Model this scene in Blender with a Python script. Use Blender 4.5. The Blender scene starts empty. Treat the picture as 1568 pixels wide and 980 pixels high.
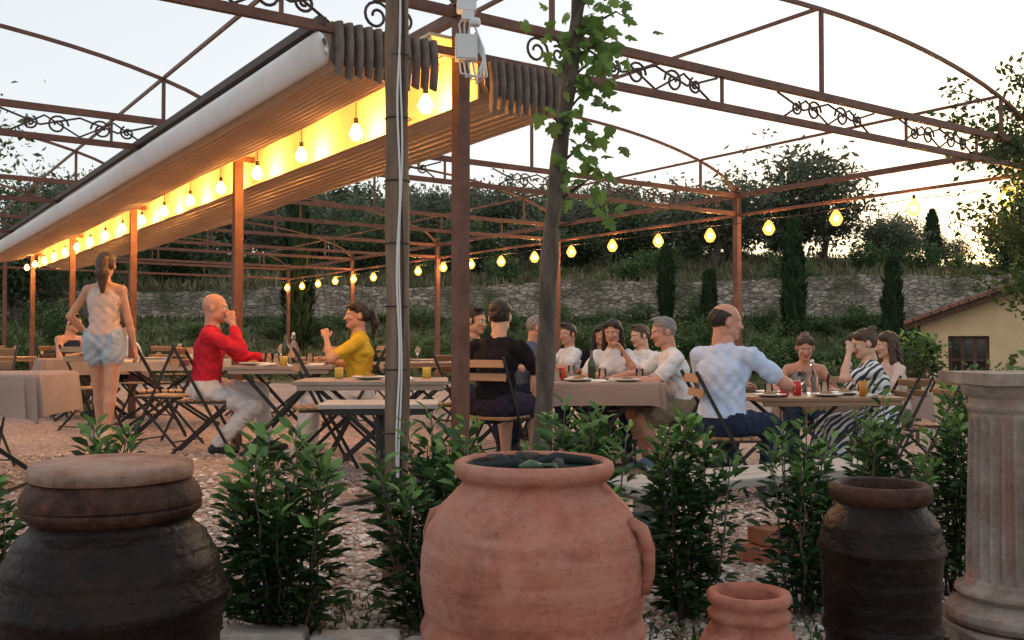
import bpy, math, random
import numpy as np
from mathutils import Vector, Matrix
random.seed(7); rng=np.random.default_rng(7)
sc=bpy.context.scene
sc.view_settings.view_transform='Standard'; sc.view_settings.look='None'; sc.view_settings.exposure=0

# ------------------------------------------------------------------ materials
def nodes(name):
    m=bpy.data.materials.new(name); m.use_nodes=True
    nt=m.node_tree; b=nt.nodes['Principled BSDF']; return m,nt,b
def c4(c): return (c[0],c[1],c[2],1)
def M(name,c1,c2=None,scale=6,rough=.7,bump=0,bscale=None,metal=0,spec=.4,c3=None,stretch=(1,1,1),dist=.01):
    m,nt,b=nodes(name); N=nt.nodes; L=nt.links
    b.inputs['Roughness'].default_value=rough; b.inputs['Metallic'].default_value=metal
    b.inputs['Specular IOR Level'].default_value=spec
    b.inputs['Base Color'].default_value=c4(c1)
    tc=N.new('ShaderNodeTexCoord'); mp=N.new('ShaderNodeMapping'); mp.inputs['Scale'].default_value=stretch
    L.new(tc.outputs['Object'],mp.inputs['Vector'])
    if c2:
        n=N.new('ShaderNodeTexNoise'); n.inputs['Scale'].default_value=scale; n.inputs['Detail'].default_value=6; n.inputs['Roughness'].default_value=.65
        L.new(mp.outputs[0],n.inputs['Vector'])
        r=N.new('ShaderNodeValToRGB'); r.color_ramp.elements[0].position=.35; r.color_ramp.elements[1].position=.65
        r.color_ramp.elements[0].color=c4(c1); r.color_ramp.elements[1].color=c4(c2)
        if c3:
            e=r.color_ramp.elements.new(.78); e.color=c4(c3)
        L.new(n.outputs['Fac'],r.inputs[0]); L.new(r.outputs[0],b.inputs['Base Color'])
    if bump:
        n2=N.new('ShaderNodeTexNoise'); n2.inputs['Scale'].default_value=bscale or scale*3; n2.inputs['Detail'].default_value=5
        L.new(mp.outputs[0],n2.inputs['Vector'])
        bp=N.new('ShaderNodeBump'); bp.inputs['Strength'].default_value=bump; bp.inputs['Distance'].default_value=dist
        L.new(n2.outputs['Fac'],bp.inputs['Height']); L.new(bp.outputs[0],b.inputs['Normal'])
    return m
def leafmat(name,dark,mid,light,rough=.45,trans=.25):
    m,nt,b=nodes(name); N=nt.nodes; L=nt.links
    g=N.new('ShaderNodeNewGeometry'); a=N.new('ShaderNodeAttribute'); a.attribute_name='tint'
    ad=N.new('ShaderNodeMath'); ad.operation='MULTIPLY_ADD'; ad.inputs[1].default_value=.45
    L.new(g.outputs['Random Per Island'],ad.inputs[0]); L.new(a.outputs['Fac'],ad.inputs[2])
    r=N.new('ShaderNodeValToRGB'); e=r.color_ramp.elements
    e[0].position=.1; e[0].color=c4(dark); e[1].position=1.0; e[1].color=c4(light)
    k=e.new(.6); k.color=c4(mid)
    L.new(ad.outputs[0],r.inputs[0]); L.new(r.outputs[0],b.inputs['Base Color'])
    b.inputs['Roughness'].default_value=rough; b.inputs['Specular IOR Level'].default_value=.3
    if trans:
        t=N.new('ShaderNodeBsdfTranslucent'); L.new(r.outputs[0],t.inputs['Color'])
        mx=N.new('ShaderNodeMixShader'); mx.inputs[0].default_value=trans
        L.new(b.outputs[0],mx.inputs[1]); L.new(t.outputs[0],mx.inputs[2])
        L.new(mx.outputs[0],N['Material Output'].inputs['Surface'])
    return m
def emis(name,c,s,clear=0):
    m=bpy.data.materials.new(name); m.use_nodes=True; nt=m.node_tree; nt.nodes.clear()
    e=nt.nodes.new('ShaderNodeEmission'); e.inputs[0].default_value=c4(c); e.inputs[1].default_value=s
    o=nt.nodes.new('ShaderNodeOutputMaterial')
    if clear:
        t=nt.nodes.new('ShaderNodeBsdfTransparent'); mx=nt.nodes.new('ShaderNodeMixShader'); mx.inputs[0].default_value=clear
        nt.links.new(e.outputs[0],mx.inputs[1]); nt.links.new(t.outputs[0],mx.inputs[2]); nt.links.new(mx.outputs[0],o.inputs[0])
    else: nt.links.new(e.outputs[0],o.inputs[0])
    return m

# ------------------------------------------------------------------ mesh builder
class MB:
    def __init__(s): s.v=[];s.f=[];s.m=[];s.s=[]
    def add(s,V,F,m=0,sm=False):
        n=len(s.v); s.v+= [tuple(map(float,p)) for p in V]
        s.f+= [tuple(int(i)+n for i in f) for f in F]; s.m+=[m]*len(F); s.s+=[sm]*len(F)
    def box(s,c,size,m=0,R=None):
        hx,hy,hz=[k/2 for k in size]
        V=[Vector((x,y,z)) for x in(-hx,hx) for y in(-hy,hy) for z in(-hz,hz)]
        if R is not None: V=[R@p for p in V]
        V=[p+Vector(c) for p in V]
        s.add(V,[(0,1,3,2),(4,6,7,5),(0,4,5,1),(2,3,7,6),(0,2,6,4),(1,5,7,3)],m)
    def beam(s,a,b,w,h,m=0):
        a=Vector(a);b=Vector(b);d=(b-a); d.normalize()
        up=Vector((0,0,1)) if abs(d.z)<.95 else Vector((DA[0],DA[1],0))
        x=d.cross(up).normalized(); z=x.cross(d).normalized()
        V=[]
        for p in(a,b):
            for i,j in((-1,-1),(1,-1),(1,1),(-1,1)): V.append(p+x*(i*w/2)+z*(j*h/2))
        s.add(V,[(0,1,2,3),(7,6,5,4),(0,4,5,1),(1,5,6,2),(2,6,7,3),(3,7,4,0)],m)
    def tube(s,pts,r,m=0,n=8):
        pts=[Vector(p) for p in pts]; k=len(pts)
        if not hasattr(r,'__len__'): r=[r]*k
        V=[];F=[]; ref=None
        for i,p in enumerate(pts):
            d=(pts[min(i+1,k-1)]-pts[max(i-1,0)])
            d = d.normalized() if d.length>1e-9 else Vector((0,0,1))
            if ref is None: ref=d.orthogonal().normalized()
            x=(ref-d*ref.dot(d)); x=x.normalized() if x.length>1e-6 else d.orthogonal().normalized(); ref=x; y=d.cross(x)
            for j in range(n):
                a=2*math.pi*j/n; V.append(p+(x*math.cos(a)+y*math.sin(a))*r[i])
        for i in range(k-1):
            for j in range(n):
                F.append((i*n+j,i*n+(j+1)%n,(i+1)*n+(j+1)%n,(i+1)*n+j))
        F.append(tuple(range(n))[::-1]); F.append(tuple((k-1)*n+j for j in range(n)))
        s.add(V,F,m,True)
    def lathe(s,prof,c=(0,0,0),m=0,n=56,wob=0,flute=None):
        V=[];F=[];k=len(prof)
        for i,(r,z) in enumerate(prof):
            for j in range(n):
                a=2*math.pi*j/n
                rr=r*(1+wob*math.sin(3*a+z*9)+wob*.6*math.sin(7*a+z*23))
                if flute and flute[0]<=z<=flute[1]: rr-= flute[2]*(0.5-0.5*math.cos(a*flute[3]))**.6
                V.append((c[0]+rr*math.cos(a),c[1]+rr*math.sin(a),c[2]+z))
        for i in range(k-1):
            for j in range(n): F.append((i*n+j,i*n+(j+1)%n,(i+1)*n+(j+1)%n,(i+1)*n+j))
        s.add(V,F,m,True)
    def mesh(s,name,mats):
        me=bpy.data.meshes.new(name); me.from_pydata(s.v,[],s.f)
        for m in mats: me.materials.append(m)
        me.polygons.foreach_set('material_index',s.m); me.polygons.foreach_set('use_smooth',s.s); me.update(); return me
    def obj(s,name,mats,loc=(0,0,0),rz=0,bevel=0):
        return put(name,s.mesh(name,mats),loc,rz,bevel)
def put(name,me,loc=(0,0,0),rz=0,bevel=0,scale=1):
    o=bpy.data.objects.new(name,me); o.location=loc; o.rotation_euler=(0,0,rz)
    o.scale=(scale,)*3 if not hasattr(scale,'__len__') else scale
    sc.collection.objects.link(o)
    if bevel:
        b=o.modifiers.new('b','BEVEL'); b.width=bevel; b.segments=2; b.limit_method='ANGLE'
    return o
def npmesh(name,V,F,mats,tint=None,smooth=False,mi=None):
    me=bpy.data.meshes.new(name); F=np.asarray(F)
    me.vertices.add(len(V)); me.vertices.foreach_set('co',np.asarray(V,dtype=np.float32).ravel())
    k=F.shape[1]; me.loops.add(F.size); me.loops.foreach_set('vertex_index',F.ravel().astype(np.int32))
    me.polygons.add(len(F)); me.polygons.foreach_set('loop_start',np.arange(0,F.size,k,dtype=np.int32))
    try: me.polygons.foreach_set('loop_total',np.full(len(F),k,dtype=np.int32))
    except Exception: pass
    for m in mats: me.materials.append(m)
    if mi is not None: me.polygons.foreach_set('material_index',np.asarray(mi,dtype=np.int32))
    me.polygons.foreach_set('use_smooth',np.full(len(F),smooth))
    me.update(calc_edges=True)
    if tint is not None:
        a=me.attributes.new('tint','FLOAT','POINT'); a.data.foreach_set('value',np.asarray(tint,dtype=np.float32))
    return me

# ------------------------------------------------------------------ site layout (metres)
DA=np.array([-.571,.821]); DB=np.array([.821,.571])     # pergola axes
P0=np.array([-.30,5.60]); BAY=6.65; DEP=3.87; YAW=math.atan2(.571,.821)
def pg(u,s,z): p=P0+DB*u+DA*s; return (p[0],p[1],z)
def smst(x,a,b):
    t=np.clip((x-a)/(b-a),0,1); return t*t*(3-2*t)
def gz(x,y):
    x=np.asarray(x,dtype=float); y=np.asarray(y,dtype=float)
    t=-.055*np.clip(x+1.7,0,6.5)*(1-smst(y,20,28))
    t=t-1.0*smst(x,6.6,8.6)*smst(y,11,15)*(1-smst(y,25,31))
    t=t+smst(y,21,31.5)*1.65
    h=np.where(y>32.1,.95+.135*np.clip(y-32.1,0,32)+.05*np.clip(y-64,0,35),0)
    h=h*np.where(y>32.1,1-.5*smst(x,14,45)*smst(y,33,50),1)
    t=t+h+np.where(y>33,.35*np.sin(x*.21+y*.13)*smst(y,33,45),0)
    t=np.where(y<2.98,-.35,t)
    return t
def g1(x,y): return float(gz(x,y))

# ------------------------------------------------------------------ ground
def seg(*a): return np.unique(np.concatenate([np.linspace(p,q,n) for p,q,n in a]))
xs=seg((-400,-40,14),(-40,-14,20),(-14,16,90),(16,50,24),(50,400,14))
ys=seg((-60,2.9,8),(2.97,2.99,2),(3.1,24,70),(24,32,14),(32.05,32.15,2),(33,70,40),(70,110,14),(110,900,10))
X,Y=np.meshgrid(xs,ys,indexing='ij'); Z=gz(X,Y)
Z=Z+np.where((Y>3.2)&(Y<30),.012*np.sin(X*2.3)*np.sin(Y*1.9),0)
V=np.stack([X,Y,Z],-1).reshape(-1,3); nx,ny=X.shape
I=np.arange(nx*ny).reshape(nx,ny)
F=np.stack([I[:-1,:-1],I[1:,:-1],I[1:,1:],I[:-1,1:]],-1).reshape(-1,4)
grav=(1-smst(Y,20.5,22.5))*(1-smst(X,6.0,7.2))*smst(X,-16,-14)
m,nt,b=nodes('gravel_and_grass'); N=nt.nodes; L=nt.links
geo=N.new('ShaderNodeNewGeometry')
def noise(scale,detail=5,rough=.6):
    n=N.new('ShaderNodeTexNoise'); n.inputs['Scale'].default_value=scale; n.inputs['Detail'].default_value=detail; n.inputs['Roughness'].default_value=rough
    L.new(geo.outputs['Position'],n.inputs['Vector']); return n
def ramp(src,els):
    r=N.new('ShaderNodeValToRGB'); e=r.color_ramp.elements
    e[0].position=els[0][0]; e[0].color=c4(els[0][1]); e[1].position=els[-1][0]; e[1].color=c4(els[-1][1])
    for p,c in els[1:-1]: k=e.new(p); k.color=c4(c)
    L.new(src,r.inputs[0]); return r
vor=N.new('ShaderNodeTexVoronoi'); vor.inputs['Scale'].default_value=42; L.new(geo.outputs['Position'],vor.inputs['Vector'])
sepc=N.new('ShaderNodeSeparateColor'); L.new(vor.outputs['Color'],sepc.inputs[0])
gcol=ramp(sepc.outputs[0],[(0,(.13,.09,.075)),(.3,(.33,.24,.20)),(.7,(.50,.39,.33)),(1,(.76,.66,.59))])
dirt=ramp(noise(.9,8,.7).outputs['Fac'],[(.35,(.27,.175,.13)),(.7,(.49,.365,.30))])
mg=N.new('ShaderNodeMix'); mg.data_type='RGBA'; mg.inputs[0].default_value=.4
L.new(gcol.outputs[0],mg.inputs[6]); L.new(dirt.outputs[0],mg.inputs[7])
grs=ramp(noise(.8,8,.75).outputs['Fac'],[(.3,(.045,.055,.025)),(.5,(.09,.098,.045)),(.7,(.19,.17,.09))])
at=N.new('ShaderNodeAttribute'); at.attribute_name='tint'
nn=noise(1.5); ma=N.new('ShaderNodeMath'); ma.operation='MULTIPLY_ADD'; ma.inputs[1].default_value=.5; L.new(nn.outputs['Fac'],ma.inputs[0]); L.new(at.outputs['Fac'],ma.inputs[2])
st=ramp(ma.outputs[0],[(.55,(0,0,0)),(.75,(1,1,1))])
mx=N.new('ShaderNodeMix'); mx.data_type='RGBA'; L.new(st.outputs[0],mx.inputs[0]); L.new(grs.outputs[0],mx.inputs[6]); L.new(mg.outputs[2],mx.inputs[7])
L.new(mx.outputs[2],b.inputs['Base Color']); b.inputs['Roughness'].default_value=.9; b.inputs['Specular IOR Level'].default_value=.15
bp=N.new('ShaderNodeBump'); bp.inputs['Strength'].default_value=.9; bp.inputs['Distance'].default_value=.02
L.new(vor.outputs['Distance'],bp.inputs['Height']); L.new(bp.outputs[0],b.inputs['Normal'])
put('gravel_ground',npmesh('gravel_ground',V,F,[m],tint=grav.ravel(),smooth=True))

def blobs(n,xr,yr,s0,s1,mat,name,flat=.6,yp=1.0):
    y=yr[0]+(yr[1]-yr[0])*rng.random(n)**yp; x=(rng.random(n)*(xr[1]-xr[0])+xr[0])*y/yr[1]
    s=s0+(s1-s0)*rng.random(n)**2
    base=np.array([(1,0,0),(-1,0,0),(0,1,0),(0,-1,0),(0,0,1),(0,0,-1),(.65,.65,.4),(-.65,.65,.4),(-.65,-.65,.4),(.65,-.65,.4)])
    Fb=np.array([(0,6,4),(6,2,4),(2,7,4),(7,1,4),(1,8,4),(8,3,4),(3,9,4),(9,0,4),(0,2,6),(2,1,7),(1,3,8),(3,0,9)])
    a=rng.random(n)*6.28; ca,sa=np.cos(a),np.sin(a)
    v=base[None]*(.75+.5*rng.random((n,10,1)))*s[:,None,None]; v[:,:,1]*=.55+.5*rng.random((n,1)); v[:,:,2]*=flat
    vx=v[:,:,0]*ca[:,None]-v[:,:,1]*sa[:,None]; vy=v[:,:,0]*sa[:,None]+v[:,:,1]*ca[:,None]
    z=gz(x,y)
    V=np.stack([vx+x[:,None],vy+y[:,None],v[:,:,2]+z[:,None]+s[:,None]*.2],-1).reshape(-1,3)
    F=(Fb[None]+10*np.arange(n)[:,None,None]).reshape(-1,3)
    put(name,npmesh(name,V,F,[mat],tint=np.repeat(rng.random(n)*.6,10)))
stone=leafmat('loose_stone',(.18,.135,.11),(.46,.38,.32),(.84,.78,.72),.85,0)
blobs(30000,(-4.2,4.2),(3.15,8),.007,.026,stone,'loose_gravel',.6,1.25)
litter=leafmat('dry_leaves',(.10,.06,.03),(.2,.13,.06),(.32,.23,.12),.8,0)

# ------------------------------------------------------------------ leaves
def leaves(C,D,Nn,Ln,Wd,tint,mat,name,detailed=False):
    n=len(C); D=D/np.linalg.norm(D,axis=1,keepdims=True)
    S=np.cross(D,Nn); S/=np.linalg.norm(S,axis=1,keepdims=True)+1e-9; U=np.cross(S,D)
    Ln=Ln[:,None];Wd=Wd[:,None]
    if detailed:
        dr=-.18
        P=[C, C+D*Ln*.35-U*Ln*.00, C+D*Ln*.7+U*Ln*dr*.4, C+D*Ln+U*Ln*dr,
           C+D*Ln*.3+S*Wd*.42+U*Wd*.22, C+D*Ln*.68+S*Wd*.42+U*(Wd*.2+Ln*dr*.4),
           C+D*Ln*.3-S*Wd*.42+U*Wd*.22, C+D*Ln*.68-S*Wd*.42+U*(Wd*.2+Ln*dr*.4)]
        V=np.stack(P,1)
        Fb=np.array([(0,1,4),(1,5,4),(1,2,5),(2,3,5),(0,6,1),(6,7,1),(7,2,1),(7,3,2)]); k=8
    else:
        P=[C,C+D*Ln*.5+S*Wd*.5+U*Wd*.15,C+D*Ln,C+D*Ln*.5-S*Wd*.5+U*Wd*.15]; V=np.stack(P,1); Fb=np.array([(0,1,2),(0,2,3)]); k=4
    F=(Fb[None]+k*np.arange(n)[:,None,None]).reshape(-1,3)
    return npmesh(name,V.reshape(-1,3),F,[mat],tint=np.repeat(tint,k))
def rdir(n):
    d=rng.normal(size=(n,3)); return d/np.linalg.norm(d,axis=1,keepdims=True)
def join(name,meshes_objs):
    objs=[put(name,m) for m in meshes_objs]
    bpy.ops.object.select_all(action='DESELECT')
    for o in objs: o.select_set(True)
    bpy.context.view_layer.objects.active=objs[0]; bpy.ops.object.join(); return objs[0]
bark=M('bark',(.06,.045,.035),(.16,.13,.10),14,.9,.8,40,stretch=(1,1,.3))
laurel=leafmat('laurel_leaf',(.012,.030,.010),(.034,.085,.024),(.17,.31,.08),.38,.22)
olive=leafmat('olive_leaf',(.042,.054,.032),(.10,.115,.072),(.19,.21,.14),.6,.22)  # leaf colours lightened to carry the mist over the distant hillside
oak=leafmat('dark_tree_leaf',(.022,.038,.016),(.052,.08,.032),(.11,.14,.06),.6,.2)
cyp=leafmat('cypress_leaf',(.010,.025,.010),(.026,.052,.02),(.055,.09,.034),.7,0)
shr=leafmat('shrub_leaf',(.022,.05,.014),(.052,.10,.03),(.13,.20,.065),.55,.2)
vinel=leafmat('vine_leaf',(.07,.14,.03),(.16,.28,.06),(.36,.46,.13),.5,.4)
grassm=leafmat('meadow_blade',(.055,.062,.03),(.13,.122,.062),(.28,.24,.14),.8,0)
grassg=leafmat('green_grass_blade',(.032,.05,.017),(.064,.09,.03),(.13,.15,.055),.8,0)

def laurel_plant(x,y,w,h,stems=10,per=70):
    z0=g1(x,y); mb=MB(); C=[];D=[];Ls=[];T=[]
    for i in range(stems):
        a=rng.random()*6.28; r=rng.random()**.6*w*.46
        hx=h*(1-.34*rng.random()-.16*(r/(w*.46))); b0=Vector((math.cos(a)*r*.4,math.sin(a)*r*.4,-.02))
        tp=Vector((math.cos(a)*r,math.sin(a)*r,hx)); k=7; pts=[]
        for j in range(k):
            t=j/(k-1); p=b0.lerp(tp,t**.8 if j else 0); p.z=hx*t-.02; pts.append(p+Vector(rng.normal(size=3)*.009))
        mb.tube(pts,[.006-.004*j/(k-1) for j in range(k)],0,5)
        for q in range(per):
            t=.06+.94*(q+rng.random())/per; jj=min(int(t*(k-1)),k-2); f=t*(k-1)-jj; p=pts[jj].lerp(pts[jj+1],f)
            aa=q*2.4+rng.random()*1.2; up=-.05+.9*t**4+.65*rng.random()
            br=(1-t)*.12*rng.random()+.012
            d=np.array([math.cos(aa),math.sin(aa),up]); 
            C.append(np.array(p)+np.array([math.cos(aa)*br,math.sin(aa)*br,br*.5])); D.append(d)
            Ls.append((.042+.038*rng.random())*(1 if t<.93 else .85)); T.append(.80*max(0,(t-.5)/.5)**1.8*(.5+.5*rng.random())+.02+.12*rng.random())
    C=np.array(C);D=np.array(D);Ls=np.array(Ls);n=len(C)
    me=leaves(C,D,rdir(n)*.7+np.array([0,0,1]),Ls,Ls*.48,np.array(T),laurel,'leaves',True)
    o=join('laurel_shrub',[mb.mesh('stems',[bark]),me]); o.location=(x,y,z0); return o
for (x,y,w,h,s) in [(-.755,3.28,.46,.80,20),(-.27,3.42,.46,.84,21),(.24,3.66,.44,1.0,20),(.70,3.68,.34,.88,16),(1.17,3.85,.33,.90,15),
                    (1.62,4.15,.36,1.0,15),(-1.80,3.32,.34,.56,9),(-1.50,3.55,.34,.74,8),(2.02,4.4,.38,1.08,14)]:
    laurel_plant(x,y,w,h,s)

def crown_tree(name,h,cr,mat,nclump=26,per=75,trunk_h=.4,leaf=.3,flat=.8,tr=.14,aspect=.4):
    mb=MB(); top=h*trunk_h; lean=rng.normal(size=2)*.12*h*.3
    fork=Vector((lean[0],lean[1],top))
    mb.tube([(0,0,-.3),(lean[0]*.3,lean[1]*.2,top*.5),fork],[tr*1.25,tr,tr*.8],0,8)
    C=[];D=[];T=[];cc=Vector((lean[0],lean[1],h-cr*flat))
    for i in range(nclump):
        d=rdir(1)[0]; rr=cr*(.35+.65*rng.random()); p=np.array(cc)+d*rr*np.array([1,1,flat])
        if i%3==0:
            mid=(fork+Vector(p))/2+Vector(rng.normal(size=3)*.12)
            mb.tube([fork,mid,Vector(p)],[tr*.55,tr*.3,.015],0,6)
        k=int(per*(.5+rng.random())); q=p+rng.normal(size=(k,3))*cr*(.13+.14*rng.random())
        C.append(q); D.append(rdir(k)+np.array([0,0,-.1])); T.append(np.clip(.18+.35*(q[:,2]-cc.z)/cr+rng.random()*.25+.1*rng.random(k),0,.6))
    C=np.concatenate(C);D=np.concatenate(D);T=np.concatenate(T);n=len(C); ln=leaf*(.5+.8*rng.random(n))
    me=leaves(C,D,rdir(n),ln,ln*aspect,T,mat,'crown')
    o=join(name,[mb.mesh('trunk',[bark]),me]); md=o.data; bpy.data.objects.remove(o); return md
def cypress(h,r):
    n=int(2600); t=rng.random(n)**.8; prof=np.sin(np.clip(t*.93+.07,0,1)*math.pi)**.55*(1-t*.35)
    a=rng.random(n)*6.28; rr=r*prof*(.72+.42*rng.random(n)+.12*np.sin(a*3+t*20)); C=np.stack([np.cos(a)*rr,np.sin(a)*rr,t*h],-1)
    D=np.stack([np.cos(a)*.35,np.sin(a)*.35,np.ones(n)],-1)+rng.normal(size=(n,3))*.2; ln=.16+.22*rng.random(n)
    me=leaves(C,D,np.stack([np.cos(a),np.sin(a),a*0],-1),ln,ln*.35,.1+.4*rng.random(n),cyp,'foliage')
    mb=MB(); mb.lathe([(.04,-.2),(.05,.12)]+[(r*.72*math.sin((.93*q/10+.07)*math.pi)**.55*(1-q/10*.35),h*(.04+.93*q/10)) for q in range(11)],n=12)
    return join('cypress_tree',[mb.mesh('core',[M('cypress_core',(.006,.012,.006))]),me])
for x,y,h,r in [(-5.8,26,4.7,.40),(8.2,28,3.7,.30),(10.5,26.5,3.2,.22),(4.9,30.5,2.3,.18),(5.75,28,1.7,.13),(26.3,60,3.4,.5)]:
    o=cypress(h,r); o.location=(x,y,g1(x,y)-.1)
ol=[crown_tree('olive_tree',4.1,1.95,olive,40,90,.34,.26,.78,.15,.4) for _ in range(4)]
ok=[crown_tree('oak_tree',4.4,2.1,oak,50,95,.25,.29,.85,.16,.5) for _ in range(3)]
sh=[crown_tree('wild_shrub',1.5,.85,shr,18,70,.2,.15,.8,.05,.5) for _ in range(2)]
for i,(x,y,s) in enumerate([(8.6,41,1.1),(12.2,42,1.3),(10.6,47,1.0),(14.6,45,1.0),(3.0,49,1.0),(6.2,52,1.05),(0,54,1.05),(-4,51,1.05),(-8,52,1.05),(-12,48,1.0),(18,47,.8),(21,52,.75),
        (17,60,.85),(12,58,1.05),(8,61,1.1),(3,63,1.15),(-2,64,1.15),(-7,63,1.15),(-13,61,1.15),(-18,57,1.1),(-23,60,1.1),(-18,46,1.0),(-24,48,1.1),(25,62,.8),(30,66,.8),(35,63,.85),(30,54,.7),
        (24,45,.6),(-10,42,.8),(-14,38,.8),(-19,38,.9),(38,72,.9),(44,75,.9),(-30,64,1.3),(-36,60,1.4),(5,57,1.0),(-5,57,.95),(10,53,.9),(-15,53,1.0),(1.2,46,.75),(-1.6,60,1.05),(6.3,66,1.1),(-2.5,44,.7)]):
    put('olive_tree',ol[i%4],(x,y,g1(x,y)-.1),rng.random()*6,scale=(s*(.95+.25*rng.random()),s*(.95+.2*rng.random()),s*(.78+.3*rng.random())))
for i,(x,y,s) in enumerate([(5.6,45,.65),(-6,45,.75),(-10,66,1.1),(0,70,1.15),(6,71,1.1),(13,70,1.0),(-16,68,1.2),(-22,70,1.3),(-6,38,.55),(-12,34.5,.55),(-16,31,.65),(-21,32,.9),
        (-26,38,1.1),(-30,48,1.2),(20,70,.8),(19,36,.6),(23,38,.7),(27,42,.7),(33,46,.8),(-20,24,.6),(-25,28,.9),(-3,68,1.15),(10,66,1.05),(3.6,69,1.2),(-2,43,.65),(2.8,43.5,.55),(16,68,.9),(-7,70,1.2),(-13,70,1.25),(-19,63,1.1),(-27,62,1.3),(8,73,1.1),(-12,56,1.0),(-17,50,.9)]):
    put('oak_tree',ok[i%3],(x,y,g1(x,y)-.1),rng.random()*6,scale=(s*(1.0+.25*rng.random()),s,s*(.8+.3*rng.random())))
for i in range(90):
    x=-16+rng.random()*30; y=22.8+rng.random()*7.4
    if 8<x and y<27: continue
    put('wild_shrub',sh[i%2],(x,y,g1(x,y)-.1),rng.random()*6,scale=(.4+.5*rng.random(),.4+.4*rng.random(),.22+.42*rng.random()))
for i in range(46):
    x=-18+rng.random()*40; y=34+rng.random()*14
    put('wild_shrub',sh[i%2],(x,y,g1(x,y)-.05),rng.random()*6,scale=.3+.6*rng.random())
for x,y,s in [(6.9,14.2,.7),(7.4,13.2,.6),(8.1,16.5,.8),(5.9,17.5,.5),(6.5,20,.6),(7.5,22,.8),(-14,22.5,1),(-12,23,.8),(-15.5,20,1.2),(7.9,12,.8),
              (6.4,24.5,.6),(7.2,25.2,.6),(8.0,25.6,.65),(8.8,26.3,.6),(9.6,26.0,.6),(5.6,25.2,.5),(9.2,24.6,.6)]:
    put('wild_shrub',sh[int(x*10)%2],(x,y,g1(x,y)-.05),x,scale=s)
put('ash_tree',crown_tree('ash_tree',7.2,2.5,shr,38,50,.4,.2,1.0,.1,.45),(-13.9,24.5,g1(-13.6,24.5)))
put('citrus_tree',crown_tree('citrus_tree',1.5,.36,laurel,16,45,.45,.09,1.1,.025,.5),(5.05,12.0,g1(5.05,12)))
put('citrus_tree',crown_tree('citrus_tree',1.2,.36,shr,16,45,.45,.09,.9,.025,.5),(3.45,6.2,g1(3.35,6.2)-.1))

n=30000; y=32.4+36*rng.random(n)**1.4; x=(rng.random(n)*2-1)*(y*.75)
C=np.stack([x,y,gz(x,y)],-1); D=rng.normal(size=(n,3))*.35+np.array([0,0,1]); ln=.2+.36*rng.random(n)
put('meadow_grass',leaves(C,D,rdir(n),ln,ln*.22,.25*rng.random(n)+.3*(np.sin(x*.5)*np.sin(y*.4)*.5+.5),grassm,'meadow_grass'))
n2=16000; y2=21.8+10*rng.random(n2); x2=(rng.random(n2)*2-1)*17; keep=~((x2>8)&(y2<27)); x2=x2[keep];y2=y2[keep]; n=len(x2)
C=np.stack([x2,y2,gz(x2,y2)],-1); D=rng.normal(size=(n,3))*.6+np.array([0,0,.8]); ln=.10+.18*rng.random(n)
put('green_grass',leaves(C,D,rdir(n),ln,ln*.3,.25*rng.random(n)+.25*(np.sin(x2*.9)*np.sin(y2*.7)*.5+.5),grassg,'green_grass'))
n=900; x=-2+4.4*rng.random(n); y=3.15+1.1*rng.random(n); C=np.stack([x,y,gz(x,y)+.012],-1); D=rng.normal(size=(n,3))*np.array([1,1,.15]); ln=.02+.03*rng.random(n)
put('leaf_litter',leaves(C,D,rdir(n)*.3+np.array([0,0,1]),ln,ln*.5,rng.random(n)*.5,litter,'leaf_litter'))
n=2600; x=-2+4.4*rng.random(n); y=3.12+.6*rng.random(n); C=np.stack([x,y,gz(x,y)],-1); D=rng.normal(size=(n,3))*.5+np.array([0,0,.8]); ln=.02+.05*rng.random(n)
put('weeds',leaves(C,D,rdir(n),ln,ln*.25,.1+.3*rng.random(n),shr,'weeds'))

# ------------------------------------------------------------------ stone wall
m,nt,b=nodes('rubble_stone'); N=nt.nodes; L=nt.links
tc=N.new('ShaderNodeTexCoord'); mp=N.new('ShaderNodeMapping'); mp.inputs['Scale'].default_value=(4.2,4.2,9.0); L.new(tc.outputs['Object'],mp.inputs[0])
v1=N.new('ShaderNodeTexVoronoi'); v1.inputs['Scale'].default_value=1; L.new(mp.outputs[0],v1.inputs['Vector'])
v2=N.new('ShaderNodeTexVoronoi'); v2.feature='DISTANCE_TO_EDGE'; v2.inputs['Scale'].default_value=1; L.new(mp.outputs[0],v2.inputs['Vector'])
sp=N.new('ShaderNodeSeparateColor'); L.new(v1.outputs['Color'],sp.inputs[0])
cr=N.new('ShaderNodeValToRGB'); cr.color_ramp.elements[0].color=(.17,.15,.125,1); cr.color_ramp.elements[1].color=(.46,.40,.32,1); L.new(sp.outputs[0],cr.inputs[0])
er=N.new('ShaderNodeValToRGB'); er.color_ramp.elements[0].position=.01; er.color_ramp.elements[1].position=.08; er.color_ramp.elements[0].color=(.5,.47,.43,1); L.new(v2.outputs['Distance'],er.inputs[0])
mu=N.new('ShaderNodeMix'); mu.data_type='RGBA'; mu.blend_type='MULTIPLY'; mu.inputs[0].default_value=1; L.new(cr.outputs[0],mu.inputs[6]); L.new(er.outputs[0],mu.inputs[7])
mn=N.new('ShaderNodeTexNoise'); mn.inputs['Scale'].default_value=.9; mn.inputs['Detail'].default_value=7; L.new(tc.outputs['Object'],mn.inputs[0])
mr=N.new('ShaderNodeValToRGB'); mr.color_ramp.elements[0].position=.5; mr.color_ramp.elements[1].position=.68; L.new(mn.outputs['Fac'],mr.inputs[0])
mm=N.new('ShaderNodeMix'); mm.data_type='RGBA'; L.new(mr.outputs[0],mm.inputs[0]); L.new(mu.outputs[2],mm.inputs[6]); mm.inputs[7].default_value=(.085,.09,.05,1); L.new(mm.outputs[2],b.inputs['Base Color'])
b.inputs['Roughness'].default_value=.95
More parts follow.
